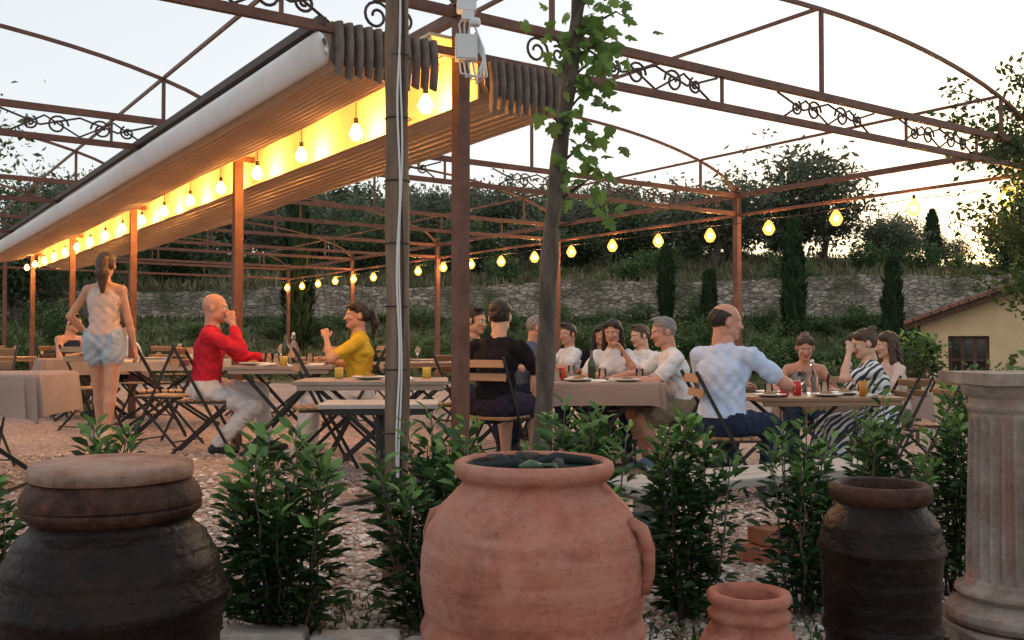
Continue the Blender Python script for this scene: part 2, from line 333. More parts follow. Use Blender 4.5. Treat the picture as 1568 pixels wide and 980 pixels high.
bp=N.new('ShaderNodeBump'); bp.inputs['Distance'].default_value=.06; L.new(er.outputs[0],bp.inputs['Height']); L.new(bp.outputs[0],b.inputs['Normal'])
V=[];F=[]; k=160
for i in range(k+1):
    x=-17+36*i/k; zb=g1(x,31.8)-.2; zt=2.84+.06*math.sin(x*.7)+.09*rng.random()+.02*x
    V+=[(x,31.75,zb),(x,31.85,zt),(x,32.2,zt),(x,32.25,zb)]
for i in range(k):
    a=4*i; F+=[(a,a+4,a+5,a+1),(a+1,a+5,a+6,a+2),(a+2,a+6,a+7,a+3)]
mb=MB(); mb.add(V,F); mb.obj('stone_retaining_wall',[m])

# ------------------------------------------------------------------ house (origin at its near-left corner)
plaster=M('ochre_plaster',(.54,.41,.25),(.64,.50,.32),2.5,.9,.3,20); tile=M('clay_tile',(.15,.065,.045),(.27,.14,.09),7,.85,.4)
dwood=M('dark_wood',(.05,.028,.018),(.10,.055,.035),9,.7); glass_d=M('window_pane',(.02,.022,.025),rough=.1,spec=.8)
mb=MB(); hx0,hx1,hy0,hy1=0,8.4,0,6; zb=-2; ze=1.28; xr=4.2; sl=.37; zr=ze+(xr-hx0)*sl
wx0,wx1,wz0,wz1=.52,1.28,.05,1.02
def quad(a,b_,c,d,m=0): mb.add([a,b_,c,d],[(0,1,2,3)],m)
def zt(x): return ze+(x-hx0)*sl if x<xr else zr-(x-xr)*sl
for xa,xb in((hx0,wx0),(wx1,xr),(xr,hx1)): quad((xa,hy0,zb),(xb,hy0,zb),(xb,hy0,zt(xb)),(xa,hy0,zt(xa)))
quad((wx0,hy0,zb),(wx1,hy0,zb),(wx1,hy0,wz0),(wx0,hy0,wz0)); quad((wx0,hy0,wz1),(wx1,hy0,wz1),(wx1,hy0,zt(wx1)),(wx0,hy0,zt(wx0)))
for a,b_ in(((wx0,wz0),(wx0,wz1)),((wx0,wz1),(wx1,wz1)),((wx1,wz1),(wx1,wz0)),((wx1,wz0),(wx0,wz0))): quad((a[0],hy0,a[1]),(b_[0],hy0,b_[1]),(b_[0],hy0+.2,b_[1]),(a[0],hy0+.2,a[1]))
quad((hx0,hy1,zb),(hx0,hy0,zb),(hx0,hy0,ze),(hx0,hy1,ze)); quad((hx1,hy0,zb),(hx1,hy1,zb),(hx1,hy1,zt(hx1)),(hx1,hy0,zt(hx1)))
quad((wx0,hy0+.18,wz0),(wx1,hy0+.18,wz0),(wx1,hy0+.18,wz1),(wx0,hy0+.18,wz1),2)
for q in range(4):
    xx=wx0+.04+(wx1-wx0-.08)*q/3; mb.box((xx,hy0+.12,(wz0+wz1)/2),(.07,.05,wz1-wz0-.01),3)
for zz in(wz0+.04,(wz0+wz1)/2,wz1-.04): mb.box(((wx0+wx1)/2,hy0+.13,zz),(wx1-wx0-.01,.04,.06),3)
mb.box(((wx0+wx1)/2,hy0-.04,wz0-.04),(wx1-wx0+.2,.14,.06),0)
for side in(0,1):
    V=[];F=[];nr=26;nc=130
    xa=hx0-.30 if side==0 else xr; xb=xr if side==0 else hx1+.45
    for i in range(nr+1):
        t=i/nr; x=xa+(xb-xa)*t
        for j in range(nc+1):
            y=hy0-.35+(hy1-hy0+.6)*j/nc; z=zt(x)+.13+.035*math.sin(j*1.25)+.02*((i%2))
            V.append((x,y,z))
    for i in range(nr):
        for j in range(nc): a=i*(nc+1)+j; F.append((a,a+nc+1,a+nc+2,a+1))
    mb.add(V,F,1,True)
    for q in range(nr):   # verge tiles along the gable
        x=xa+(xb-xa)*(q+.5)/nr; mb.box((x,hy0-.36,zt(x)+.12),((xb-xa)/nr*.96,.09,.07),1,Matrix.Rotation(-math.atan(sl)*(1 if side==0 else -1),3,'Y'))
    for yy in(hy0-.29,hy0-.08): mb.beam((xa,yy,zt(xa)+.02),(xb,yy,zt(xb)+.02),.06,.12,3)
    quad((xa,hy0-.35,zt(xa)+.085),(xb,hy0-.35,zt(xb)+.085),(xb,hy1+.25,zt(xb)+.085),(xa,hy1+.25,zt(xa)+.085),3)
mb.obj('farm_outbuilding',[plaster,tile,glass_d,dwood],(8.50,20,0.05),math.radians(-26))

# ------------------------------------------------------------------ pergola
steel=M('brown_painted_steel',(.11,.046,.030),(.18,.080,.052),9,.55,.15,60)
iron=M('dark_iron',(.05,.035,.03),(.09,.06,.05),20,.6)
mb=MB(); NR=6; ZU,ZL=2.86,2.62
def arch(u): return .66*max(0,1-((abs(u)-BAY/2)/(BAY/2))**2)**.62
for i in range(NR):
    s=i*DEP
    for u in(-BAY,0,BAY):
        p=pg(u,s,0); z0=g1(p[0],p[1])-.1
        mb.beam((p[0],p[1],z0),(p[0],p[1],ZU+.03),.078,.078); mb.box((p[0],p[1],ZU+.05),(.11,.11,.02),0,Matrix.Rotation(YAW,3,'Z'))
        mb.lathe([(0.001,.0),(.03,.01),(.042,.045),(.03,.08),(0.001,.09)],(p[0],p[1],ZU+.06),0,12)
        mb.box((p[0],p[1],g1(p[0],p[1])+.005),(.16,.16,.012),0,Matrix.Rotation(YAW,3,'Z'))
    for sg in(-1,1):
        mb.beam(pg(.04*sg,s,ZU),pg((BAY-.04)*sg,s,ZU),.045,.055); mb.beam(pg(.04*sg,s,ZL),pg((BAY-.04)*sg,s,ZL),.04,.05)
        for q in (1.1,2.2,4.45,5.55): mb.beam(pg(q*sg,s,ZL+.026),pg(q*sg,s,ZU-.028),.02,.02)
        pts=[pg(BAY*sg*k/28,s,ZU+.03+arch(BAY*k/28)) for k in range(29)]
        for a,b_ in zip(pts[:-1],pts[1:]): mb.beam(a,b_,.026,.03)
        for q in(.67,BAY/2,BAY-.67): mb.beam(pg(q*sg,s,ZU+.028),pg(q*sg,s,ZU+.01+arch(q)),.028,.028)
    if i<NR-1:
        for u in(-BAY,0,BAY):
            mb.beam(pg(u,s+.04,ZU-.0),pg(u,s+DEP-.04,ZU-.0),.05,.06)
            if u==BAY: mb.beam(pg(u,s+.04,ZL-.02),pg(u,s+DEP-.04,ZL-.02),.03,.035)
        for sg in(-1,1):
            for q in(.67,BAY/2,BAY-.67): mb.beam(pg(q*sg,s+.016,ZU+.045+arch(q)),pg(q*sg,s+DEP-.016,ZU+.045+arch(q)),.022,.028)
def spiral(cu,cz,r,turn,dirn,s0):
    return [pg(cu+math.cos(a)*r*(1-.75*t)*dirn,s0,cz+math.sin(a)*r*(1-.75*t)) for t,a in [(k/22,turn+k/22*9.5) for k in range(23)]]
def scroll(u,s0):
    for dx,ph,dr,r in((-.17,0,1,.085),(.17,0,-1,.085),(-.38,2,-1,.06),(.38,2,1,.06)):
        mb.tube(spiral(u+dx,(ZU+ZL)/2-.01,r,ph,dr,s0),.009,1,5)
    mb.tube([pg(u-.52,s0,ZL+.03),pg(u-.27,s0,ZL+.18),pg(u,s0,ZL+.03),pg(u+.27,s0,ZL+.18),pg(u+.52,s0,ZL+.03)],.009,1,5)
    mb.tube([pg(u-.60,s0,ZU-.04),pg(u-.3,s0,ZU-.14),pg(u,s0,ZU-.05),pg(u+.3,s0,ZU-.14),pg(u+.60,s0,ZU-.04)],.009,1,5)
for i in (0,1):
    for u in(-5.2,-3.3,-1.35,1.55,3.4,4.95): scroll(u,i*DEP)
    for u in (-.55,.55,6.1,-6.1):
        mb.tube(spiral(u,(ZU+ZL)/2,.09,0,1,i*DEP),.009,1,5); mb.tube(spiral(u+.17,(ZU+ZL)/2,.06,1,-1,i*DEP),.009,1,5)
mb.obj('steel_pergola',[steel,iron])

# ------------------------------------------------------------------ retracted awning
fab=M('awning_fabric',(.54,.41,.28),(.64,.50,.36),3,.85,.2,30); white=M('white_fabric',(.74,.74,.74),(.82,.81,.81),4,.7,.4,9,dist=.02)
fend=M('awning_hem',(.12,.095,.08),(.22,.17,.14),12,.9); cream=M('cream_canvas',(.70,.56,.34),(.76,.62,.40),5,.85)
def sag(s): return -.10*math.sin(math.pi*min(1,s/15.87))*.35-.006*math.sin(math.pi*((s%DEP)/DEP))**2
def bunch(mb,u0,u1,npl,zb,zt_,m=0,zi=0):
    NS=64; S=[(NR-1.9)*DEP*j/NS for j in range(NS+1)]; prof=[]
    k=npl*6
    for i in range(k+1):
        t=i/k; ph=math.cos(t*npl*2*math.pi); prof.append((u0+(u1-u0)*t, zb+zi*t+.04*(.5+.5*ph)))
    npf=len(prof); V=[];F=[]
    for j,s in enumerate(S):
        for i,(u,z) in enumerate(prof): V.append(pg(u+.003*math.sin(s*5+i),s,z+sag(s)+.004*math.sin(s*1.7+i*.9)))
        V.append(pg(u1,s,zt_)); V.append(pg(u0,s,zt_))
    w=npf+2
    for j in range(NS):
        for i in range(w): F.append((j*w+i,(j+1)*w+i,(j+1)*w+(i+1)%w,j*w+(i+1)%w))
    mb.add(V,F,m,True)
    for j,s in((0,S[0]-.004),(NS,S[-1]+.004)):
        mb.add([pg(u,s,z-.0) for u,z in prof]+[pg(u1,s,zt_),pg(u0,s,zt_)],[tuple(range(w))],2)
    for q in range(npl):
        uc=u0+(u1-u0)*(q+.5)/npl; hw=(u1-u0)/npl*.42; zbq=min(zb,zb+zi)
        V=[];F=[]; dz=.03*rng.random()
        for j in range(7):
            t=j/6
            for i in range(9):
                a=math.pi*i/8; V.append(pg(uc-math.cos(a)*hw*(1-.25*t),-.02-.05*math.sin(a)-.02*math.sin(t*3),zt_-.01-(zt_-zbq+.0+dz+.03*math.sin(a))*t))
        for j in range(6):
            for i in range(8): a=j*9+i; F.append((a,a+1,a+10,a+9))
        mb.add(V,F,2,True)
mb=MB()
bunch(mb,-.82,-.18,11,2.40,2.66,0,.12); bunch(mb,.17,.75,10,2.43,2.62,0,-.08)
SE=(NR-1.9)*DEP
rings=[(-.05,.45),(-.03,.8),(.0,1)]+[(SE*j/48,1) for j in range(1,49)]
V=[];F=[]
for s,k_ in rings:
    for i in range(12):
        a=2*math.pi*i/12; V.append(pg(-.875+(.038*math.cos(a)-.02*math.sin(a))*k_,s,2.505+sag(max(0,s))*.7+.09*math.sin(a)*k_))
for j in range(len(rings)-1):
    for i in range(12): F.append((j*12+i,j*12+(i+1)%12,(j+1)*12+(i+1)%12,(j+1)*12+i))
F.append(tuple(range(12))); mb.add(V,F,1,True)
mb.beam(pg(-.88,-.02,2.645),pg(-.88,SE,2.645),.05,.05,3)
mb.beam(pg(.155,0.05,2.55),pg(.155,SE,2.55),.012,.32,4)
mb.beam(pg(-.0,.05,2.725),pg(-.0,SE,2.725),.36,.02,4)
mb.beam(pg(-.17,.05,2.63),pg(-.17,SE,2.63),.01,.16,4)
mb.beam(pg(.80,-.02,2.60),pg(.80,SE,2.60),.04,.05,3)
mb.obj('retractable_awning',[fab,white,fend,iron,cream])

# ------------------------------------------------------------------ string lights: bright filament core inside a glass globe whose emission imitates the halo
fil=emis('filament_glow',(1,.44,.11),10500); fil2=emis('filament_glow_far',(1,.44,.11),7500)
globe=emis('warm_glass_halo',(1,.55,.16),14,.45); globe2=emis('amber_glass_halo',(1,.43,.075),3.6,.40); cord=M('black_cord',(.02,.02,.02),rough=.6)
def string(name,u,s0,ds,n,zb,zc,g,gl,r=.034,sagc=.0,fr=1.0):
    mb=MB(); pts=[pg(u,s0-.5,zc)]
    for i in range(n):
        s=s0+ds*i; z=zb+sagc*math.sin(i*1.3)
        mb.lathe([(.001,-.014*fr),(.010*fr,-.010*fr),(.0135*fr,0),(.010*fr,.010*fr),(.001,.014*fr)],pg(u,s,z-.008),0,10)
        mb.lathe([(.001,-r*1.25),(r*.55,-r*1.1),(r,-r*.35),(r*.95,.0),(r*.55,r*.8),(.012,r*1.25)],pg(u,s,z),2,14)
        mb.lathe([(.016,r*1.2),(.017,r*1.2+.04),(.001,r*1.2+.045)],pg(u,s,z),1,10)
        mb.tube([pg(u,s,z+r*1.2+.03),pg(u,s,zc)],.004,1,5); pts.append(pg(u,s,zc)); pts.append(pg(u,s+ds*.5,zc-.02))
    mb.tube(pts,.005,1,5); mb.obj(name,[g,cord,gl])
string('string_lights',-.02,.38,.98,17,2.405,2.65,fil,globe,.05)
fil2.node_tree.nodes['Emission'].inputs[1].default_value=1500
string('string_lights',BAY-.05,.30,1.0,20,2.39,2.50,fil2,globe2,.078,.015,2.3)

# ------------------------------------------------------------------ wooden pole with cable, junction boxes
wood=M('weathered_wood',(.09,.055,.038),(.26,.18,.125),9,.85,.9,26,stretch=(1,1,.12),dist=.02); cab=M('white_cable',(.7,.68,.66),rough=.5)
mb=MB(); px,py=-.483,3.98
pts=[(px+.006*math.sin(z*2.1)+.012*(z/3),py+.005*math.sin(z*1.7),z) for z in np.linspace(-.1,3.1,18)]
mb.tube(pts,[.051-.004*i/17+.003*math.sin(i*1.7) for i in range(18)],0,16)
mb.tube([(px+.018+.006*math.sin(z*9),py-.054,z) for z in np.linspace(.1,3.0,60)],.0045,1,6)
mb.tube([(px+.026+.006*math.sin(z*7+2),py-.050,z) for z in np.linspace(.1,3.0,60)],.004,1,6)
mb.tube([(px+.033+.005*math.sin(z*6+1),py-.045,z) for z in np.linspace(.1,3.0,60)],.004,2,6)
for z in np.linspace(.3,2.9,11): mb.lathe([(.053,-.003),(.056,0),(.053,.003)],(px+.012*z/3,py,z),2,16)
mb.obj('wooden_pole',[wood,cab,cord])
plast=M('grey_white_plastic',(.66,.68,.68),rough=.4)
mb=MB(); R=Matrix.Rotation(.12,3,'Z'); bx,by=-.262,5.48
mb.box((bx,by,2.62),(.125,.07,.145),0,R); mb.box((bx,by-.004,2.62),(.11,.075,.13),0,R); mb.box((bx+.0,by,2.86),(.11,.09,.06),0,R); mb.box((bx+.01,by-.05,2.79),(.07,.05,.05),0,R)
for k in range(4):
    mb.tube([(bx-.04+.025*k,by-.0,2.55),(bx-.03+.03*k,by-.02,2.47-.02*k),(bx+.06+.02*k,by-.03,2.45),(bx+.10,by-.02,2.55+.02*k),(bx+.05,by+.03,2.66+.03*k)],.006,0,6)
for k in range(3): mb.tube([(bx-.03+.02*k,by,2.69),(bx-.04+.03*k,by-.02,2.75),(bx+.0+.02*k,by,2.84)],.006,0,6)
mb.lathe([(.001,-.01),(.03,-.01),(.035,.01),(.03,.03),(.001,.03)],(bx+.05,by-.06,2.74),0,12)
mb.obj('junction_box',[plast],bevel=.004)

# ------------------------------------------------------------------ climbing vine
mb=MB(); tp=[]
for k in range(20):
    t=k/19; z=-.15+3.15*t; tp.append((.075+.26*t+.02*math.sin(t*9),4.62+.02*math.sin(t*7),z))
mb.tube(tp,[.052-.022*k/19+.006*math.sin(k*2.3) for k in range(20)],0,10)
mb.tube([(p[0]+.035*math.cos(i*1.1),p[1]+.035*math.sin(i*1.1),p[2]) for i,p in enumerate(tp)],.014,0,6)
C=[];D=[]
for (cx,cz,n,sp) in [(.20,2.0,12,.05),(.35,2.12,24,.07),(.40,2.28,26,.08),(.26,2.3,14,.05),(.36,1.88,18,.06),(.38,1.70,14,.055),(.40,2.45,24,.08),(.47,2.38,20,.07),(.20,2.38,9,.05),(.27,1.75,8,.04),(.36,2.62,16,.09),(.42,1.56,8,.04),(.50,2.5,12,.06)]:
    q=np.array([cx,4.56,cz])+rng.normal(size=(n,3))*np.array([sp,sp*.8,sp]); C.append(q); D.append(rng.normal(size=(n,3))*.5+np.array([.25,-.2,-.45])); 
    mb.tube([(.075+.26*(cz+.15)/3.15,4.62,cz-.08),(cx,4.58,cz+.02),(cx+.06,4.55,cz-.03)],[.008,.005,.002],0,5)
C=np.concatenate(C);D=np.concatenate(D);n=len(C);D/=np.linalg.norm(D,axis=1,keepdims=True)
Nn=rdir(n)*.6+np.array([.1,-.8,.4]); Sd=np.cross(D,Nn); Sd/=np.linalg.norm(Sd,axis=1,keepdims=True); U=np.cross(Sd,D)
outl=[(0,0),(.28,-.12),(.5,.12),(.33,.3),(.52,.55),(.26,.6),(.2,.85),(0,1.08),(-.2,.85),(-.26,.6),(-.52,.55),(-.33,.3),(-.5,.12),(-.28,-.12)]
sz=(.04+.035*rng.random(n))[:,None]; Vv=[C+D*sz*.4]+[C+Sd*sz*a+D*sz*b_-U*sz*.18*(abs(a)*2+b_*.4) for a,b_ in outl]
Vv=np.stack(Vv,1); k=len(outl); Fb=np.array([(0,1+i,1+(i+1)%k) for i in range(k)])
me=npmesh('vine_leaves',Vv.reshape(-1,3),(Fb[None]+(k+1)*np.arange(n)[:,None,None]).reshape(-1,3),[vinel],tint=np.repeat(.3*rng.random(n),k+1))
join('climbing_vine',[mb.mesh('vine_trunk',[bark]),me])
mb=MB(); R0=pg(BAY,0,0); C=[];D=[]
for i in range(38):
    a=rng.random()*6.28; z1=1.4+2.1*rng.random(); r=.2+.55*rng.random(); b0=Vector((R0[0],R0[1],z1-.5)); e=Vector((R0[0]+math.cos(a)*r-.2,R0[1]+math.sin(a)*r,z1+.15)); mid=(b0+e)/2+Vector((0,0,.2))
    pts=[b0.lerp(mid,t).lerp(mid.lerp(e,t),t) for t in np.linspace(0,1,8)]; mb.tube(pts,.006,0,5)
    for p in pts[2:]:
        k=14; C.append(np.array(p)+rng.normal(size=(k,3))*.07); D.append(rdir(k))
mb.tube([(R0[0]-.07,R0[1]-.05,g1(R0[0],R0[1])-.1),(R0[0]-.1,R0[1]+.04,1.2),(R0[0]+.06,R0[1]-.06,2.2),(R0[0],R0[1],3.2)],[.03,.025,.018,.01],0,7)
for i in range(10):
    b0=Vector(pg(BAY-.1,0,2.7)); e=Vector(pg(BAY-.5-1.1*rng.random(),.0+.3*rng.random(),2.5+.55*rng.random())); mid=(b0+e)/2+Vector((0,0,.25))
    pts=[b0.lerp(mid,t).lerp(mid.lerp(e,t),t) for t in np.linspace(0,1,10)]; mb.tube(pts,.004,0,4)
    for p in pts[2:]: k=4; C.append(np.array(p)+rng.normal(size=(k,3))*.035); D.append(rdir(k))
C=np.concatenate(C);D=np.concatenate(D);n=len(C); ln=.05+.045*rng.random(n)
join('climbing_rose',[mb.mesh('canes',[bark]),leaves(C,D,rdir(n),ln,ln*.55,.15+.4*rng.random(n),shr,'leaves')])

# ------------------------------------------------------------------ urns and column
def urnmat(name,c1,c2,c3,stain,rough,bump=.5,spec=.4,amt=.5,st=(1.2,1.2,14),dust=None,damt=.6):
    m,nt,b=nodes(name); N=nt.nodes; L=nt.links; tc=N.new('ShaderNodeTexCoord')
    n1=N.new('ShaderNodeTexNoise'); n1.inputs['Scale'].default_value=5; n1.inputs['Detail'].default_value=9; n1.inputs['Roughness'].default_value=.72; L.new(tc.outputs['Object'],n1.inputs[0])
    r=N.new('ShaderNodeValToRGB'); e=r.color_ramp.elements; e[0].position=.33; e[0].color=c4(c1); e[1].position=.70; e[1].color=c4(c3); k=e.new(.5); k.color=c4(c2); L.new(n1.outputs['Fac'],r.inputs[0])
    mp=N.new('ShaderNodeMapping'); mp.inputs['Scale'].default_value=st; L.new(tc.outputs['Object'],mp.inputs[0])
    n2=N.new('ShaderNodeTexNoise'); n2.inputs['Scale'].default_value=2.2; n2.inputs['Detail'].default_value=6; L.new(mp.outputs[0],n2.inputs[0])
    r2=N.new('ShaderNodeValToRGB'); r2.color_ramp.elements[0].position=.45; r2.color_ramp.elements[1].position=.72; L.new(n2.outputs['Fac'],r2.inputs[0])
    mu=N.new('ShaderNodeMath'); mu.operation='MULTIPLY'; mu.inputs[1].default_value=amt; L.new(r2.outputs[0],mu.inputs[0])
    mx=N.new('ShaderNodeMix'); mx.data_type='RGBA'; L.new(mu.outputs[0],mx.inputs[0]); L.new(r.outputs[0],mx.inputs[6]); mx.inputs[7].default_value=c4(stain)
    out=mx.outputs[2]
    if dust:   # blotchy dust and lime bloom, plus fine pitting
        for scl,lo,hi,col,am in ((2.3,.46,.66,dust,damt),(60,.58,.70,tuple(k*.5 for k in c1),.75),(17,.56,.70,dust,damt*.9)):
            nd=N.new('ShaderNodeTexNoise'); nd.inputs['Scale'].default_value=scl; nd.inputs['Detail'].default_value=10; nd.inputs['Roughness'].default_value=.75; L.new(tc.outputs['Object'],nd.inputs[0])
            rd=N.new('ShaderNodeValToRGB'); rd.color_ramp.elements[0].position=lo; rd.color_ramp.elements[1].position=hi; L.new(nd.outputs['Fac'],rd.inputs[0])
            m2=N.new('ShaderNodeMath'); m2.operation='MULTIPLY'; m2.inputs[1].default_value=am; L.new(rd.outputs[0],m2.inputs[0])
            mi=N.new('ShaderNodeMix'); mi.data_type='RGBA'; L.new(m2.outputs[0],mi.inputs[0]); L.new(out,mi.inputs[6]); mi.inputs[7].default_value=c4(col); out=mi.outputs[2]
    L.new(out,b.inputs['Base Color'])
    b.inputs['Roughness'].default_value=rough; b.inputs['Specular IOR Level'].default_value=spec
    n3=N.new('ShaderNodeTexNoise'); n3.inputs['Scale'].default_value=38; n3.inputs['Detail'].default_value=8; L.new(tc.outputs['Object'],n3.inputs[0])
    ad=N.new('ShaderNodeMath'); ad.operation='ADD'; L.new(n3.outputs['Fac'],ad.inputs[0]); L.new(n2.outputs['Fac'],ad.inputs[1])
    bp=N.new('ShaderNodeBump'); bp.inputs['Strength'].default_value=bump; bp.inputs['Distance'].default_value=.006; L.new(ad.outputs[0],bp.inputs['Height']); L.new(bp.outputs[0],b.inputs['Normal'])
    return m
terra=urnmat('terracotta',(.17,.06,.04),(.35,.125,.082),(.44,.20,.14),(.44,.21,.155),.9,.9,.2,.6,dust=(.47,.29,.23),damt=.55)
terra2=urnmat('old_terracotta_lid',(.12,.06,.045),(.32,.155,.105),(.46,.31,.24),(.08,.065,.05),.95,1.0,.25,.7,dust=(.36,.30,.25),damt=.6)
dark=urnmat('dark_glaze',(.004,.0035,.0035),(.007,.005,.005),(.030,.013,.009),(.014,.008,.006),.38,1.0,.14,.6,dust=(.045,.022,.015),damt=.45)
darkr=urnmat('dark_glaze_rim',(.010,.006,.005),(.03,.013,.009),(.18,.07,.043),(.045,.018,.013),.6,1.0,.15,.6,dust=(.15,.07,.045),damt=.5)
blk=M('black_cloth',(.012,.016,.016),(.025,.03,.03),20,.9,.6,30); frog=M('green_plastic',(.04,.09,.045),(.07,.13,.07),40,.6)
def ridges(prof,amp=.0012,step=.012,per=.022):   # throwing rings left by the wheel
    out=[]
    for (r0,z0),(r1,z1) in zip(prof[:-1],prof[1:]):
        L_=math.hypot(r1-r0,z1-z0); k=max(1,int(L_/step))
        for j in range(k):
            t=j/k; z=z0+(z1-z0)*t; out.append((max(.001,r0+(r1-r0)*t+(amp*math.sin(z*6.283/per)+amp*.8*math.sin(z*6.283/(per*2.7)+1) if L_>.03 else 0)),z))
    out.append(prof[-1]); return out
mb=MB(); zb=-.35
mb.lathe(ridges([(.001,0),(.15,0),(.165,.02),(.20,.16),(.245,.30),(.278,.42),(.288,.485),(.298,.505),(.302,.52),(.298,.535),(.2905,.55),(.2945,.58),(.302,.63),(.304,.68),(.299,.735),(.283,.79),(.25,.845),(.212,.885),(.197,.90),(.192,.912),(.203,.92),(.212,.93),(.216,.945),(.212,.96),(.200,.967),(.187,.962),(.182,.94),(.19,.90),(.2,.86)]),n=80,wob=.004)
mb.lathe([(.001,.925),(.10,.93),(.17,.935),(.182,.958)],m=1,n=30,wob=.02)
for k,a in enumerate((.3,1.5,2.4,3.6,5.0)): mb.tube([(.17*math.cos(a),.17*math.sin(a),.955),(.09*math.cos(a+.5),.09*math.sin(a+.5),.962),(.05*math.cos(a+1.4),.05*math.sin(a+1.4),.95)],[.012,.018,.006],1,6)
mb.tube([(.02,-.13,.962),(-.01,-.155,.972),(-.04,-.15,.965)],[.010,.014,.005],2,7); mb.tube([(.02,-.13,.965),(.05,-.15,.97),(.06,-.17,.955)],[.008,.006,.003],2,5)
for sg in(1,-1): mb.tube([(sg*.245,-.10*sg,.815),(sg*.275,-.12*sg,.80),(sg*.292,-.125*sg,.75),(sg*.292,-.12*sg,.69),(sg*.278,-.11*sg,.64)],[.018,.019,.017,.017,.020],0,12)
mb.obj('terracotta_urn',[terra,blk,frog],(.058,2.60,zb))
mb=MB()
mb.lathe(ridges([(.001,0),(.17,0),(.19,.03),(.225,.2),(.258,.4),(.272,.52),(.279,.59),(.289,.605),(.294,.622),(.291,.64),(.281,.652),(.277,.67),(.262,.72),(.240,.765),(.232,.772),(.232,.782),(.205,.805),(.193,.82),(.200,.835),(.216,.85),(.219,.875),(.213,.90),(.200,.915),(.185,.93)],.0018),n=72,wob=.006)
mb.lathe([(.197,.832),(.202,.836),(.2185,.85),(.2195,.862),(.217,.868),(.2215,.877),(.2155,.90),(.203,.917),(.196,.925),(.186,.93)],m=2,n=72,wob=.007)
mb.lathe([(.172,.925),(.199,.934),(.202,.952),(.197,.968),(.185,.974),(.10,.980),(.001,.981)],m=1,n=60,wob=.016)
mb.obj('dark_glazed_urn',[dark,terra2,darkr],(-1.034,2.5,zb))
mb=MB()
mb.lathe(ridges([(.001,0),(.10,0),(.115,.02),(.135,.2),(.150,.40),(.156,.46),(.164,.475),(.164,.485),(.157,.50),(.161,.60),(.165,.68),(.174,.693),(.174,.703),(.166,.715),(.160,.76),(.142,.795),(.125,.81),(.120,.825)],.0018),n=60,wob=.006)
mb.lathe([(.120,.825),(.135,.835),(.140,.855),(.136,.875),(.126,.882),(.112,.876),(.105,.85),(.11,.78),(.12,.6),(.001,.55)],m=1,n=60,wob=.008)
mb.obj('dark_glazed_urn',[dark,darkr],(1.05,2.75,zb))
mb=MB()
mb.lathe([(.001,0),(.08,0),(.12,.1),(.15,.25),(.155,.38),(.14,.47),(.115,.52),(.098,.545),(.097,.553),(.107,.56),(.108,.572),(.096,.58),(.097,.592),(.107,.60),(.111,.612),(.106,.624),(.088,.626),(.078,.61),(.08,.56),(.10,.5),(.001,.45)],n=56,wob=.006)
mb.obj('terracotta_vase',[terra],(.625,2.55,zb))
colm=urnmat('weathered_column_stone',(.15,.115,.095),(.26,.21,.175),(.40,.35,.31),(.27,.12,.08),.9,1.0,.3,.65,(7,7,1.0),dust=(.38,.345,.31),damt=.5)
mb=MB(); cx,cy=1.885,3.62; cz=g1(cx,cy)
mb.box((0,0,.035),(.50,.50,.09))
pr=[(.22,.08),(.238,.09),(.248,.11),(.242,.135),(.225,.148),(.205,.16),(.195,.175),(.205,.185),(.213,.198),(.207,.212),(.19,.22),(.178,.23),(.172,.25)]
pr+=[(.172-.018*t,.252+.60*t) for t in np.linspace(0,1,14)]+[(.152,.866),(.16,.875),(.163,.888),(.156,.898),(.155,.92),(.165,.93),(.178,.945),(.185,.965),(.186,.972)]
mb.lathe(pr,n=240,flute=(.26,.845,.022,24)); mb.box((0,0,.995),(.385,.385,.045)); 
mb.obj('fluted_column',[colm],(cx,cy,cz),.06,bevel=.008)
st=M('border_stone',(.25,.22,.19),(.45,.40,.35),9,.95,.8,30); mb=MB(); x=-2.4
while x<2.6:
    w=.12+.2*rng.random(); mb.box((x+w/2,3.11+.02*rng.random(),g1(x,3.11)-.005+.02*rng.random()),(w-.014,.10+.05*rng.random(),.07+.02*rng.random()),0,Matrix.Rotation(rng.normal()*.06,3,'Z')); x+=w
mb.obj('stone_border',[st],bevel=.02)
mb=MB(); mb.box((0,0,-.17),(5.4,.02,.36)); mb.obj('retaining_kerb',[st],(0.1,3.03,-.05))

# ------------------------------------------------------------------ bench
grey=M('grey_bench_wood',(.34,.31,.27),(.46,.43,.38),7,.85,.4,25,stretch=(.3,4,4)); dgreen=M('dark_green_pot',(.02,.03,.025),(.04,.05,.04),9,.5)
mb=MB()
for k in range(3): mb.box((0,-.13+.13*k,.41),(1.78,.122,.045))
for sx in(-.68,.68):
    mb.box((sx,0,.36),(.14,.30,.05),1); mb.box((sx,0,.18),(.09,.18,.32),1); mb.box((sx,0,.025),(.14,.32,.05),1)
mb.obj('garden_bench',[grey,st],(1.26,4.98,g1(1.26,4.98)),.52,bevel=.006)
mb=MB(); mb.lathe([(.001,0),(.07,0),(.085,.05),(.095,.18),(.09,.26),(.07,.30),(.06,.29),(.065,.2),(.001,.15)]); mb.obj('plant_pot',[dgreen],(.58,4.25,g1(.58,4.25)))
brick=M('red_brick',(.30,.11,.06),(.38,.16,.09),10,.9,.4); mb=MB()
mb.box((0,0,.05),(.34,.16,.08)); mb.box((.02,0,.135),(.28,.14,.08))
mb.obj('brick_stack',[brick],(1.32,4.85,g1(1.3,4.72)),.5,bevel=.005)

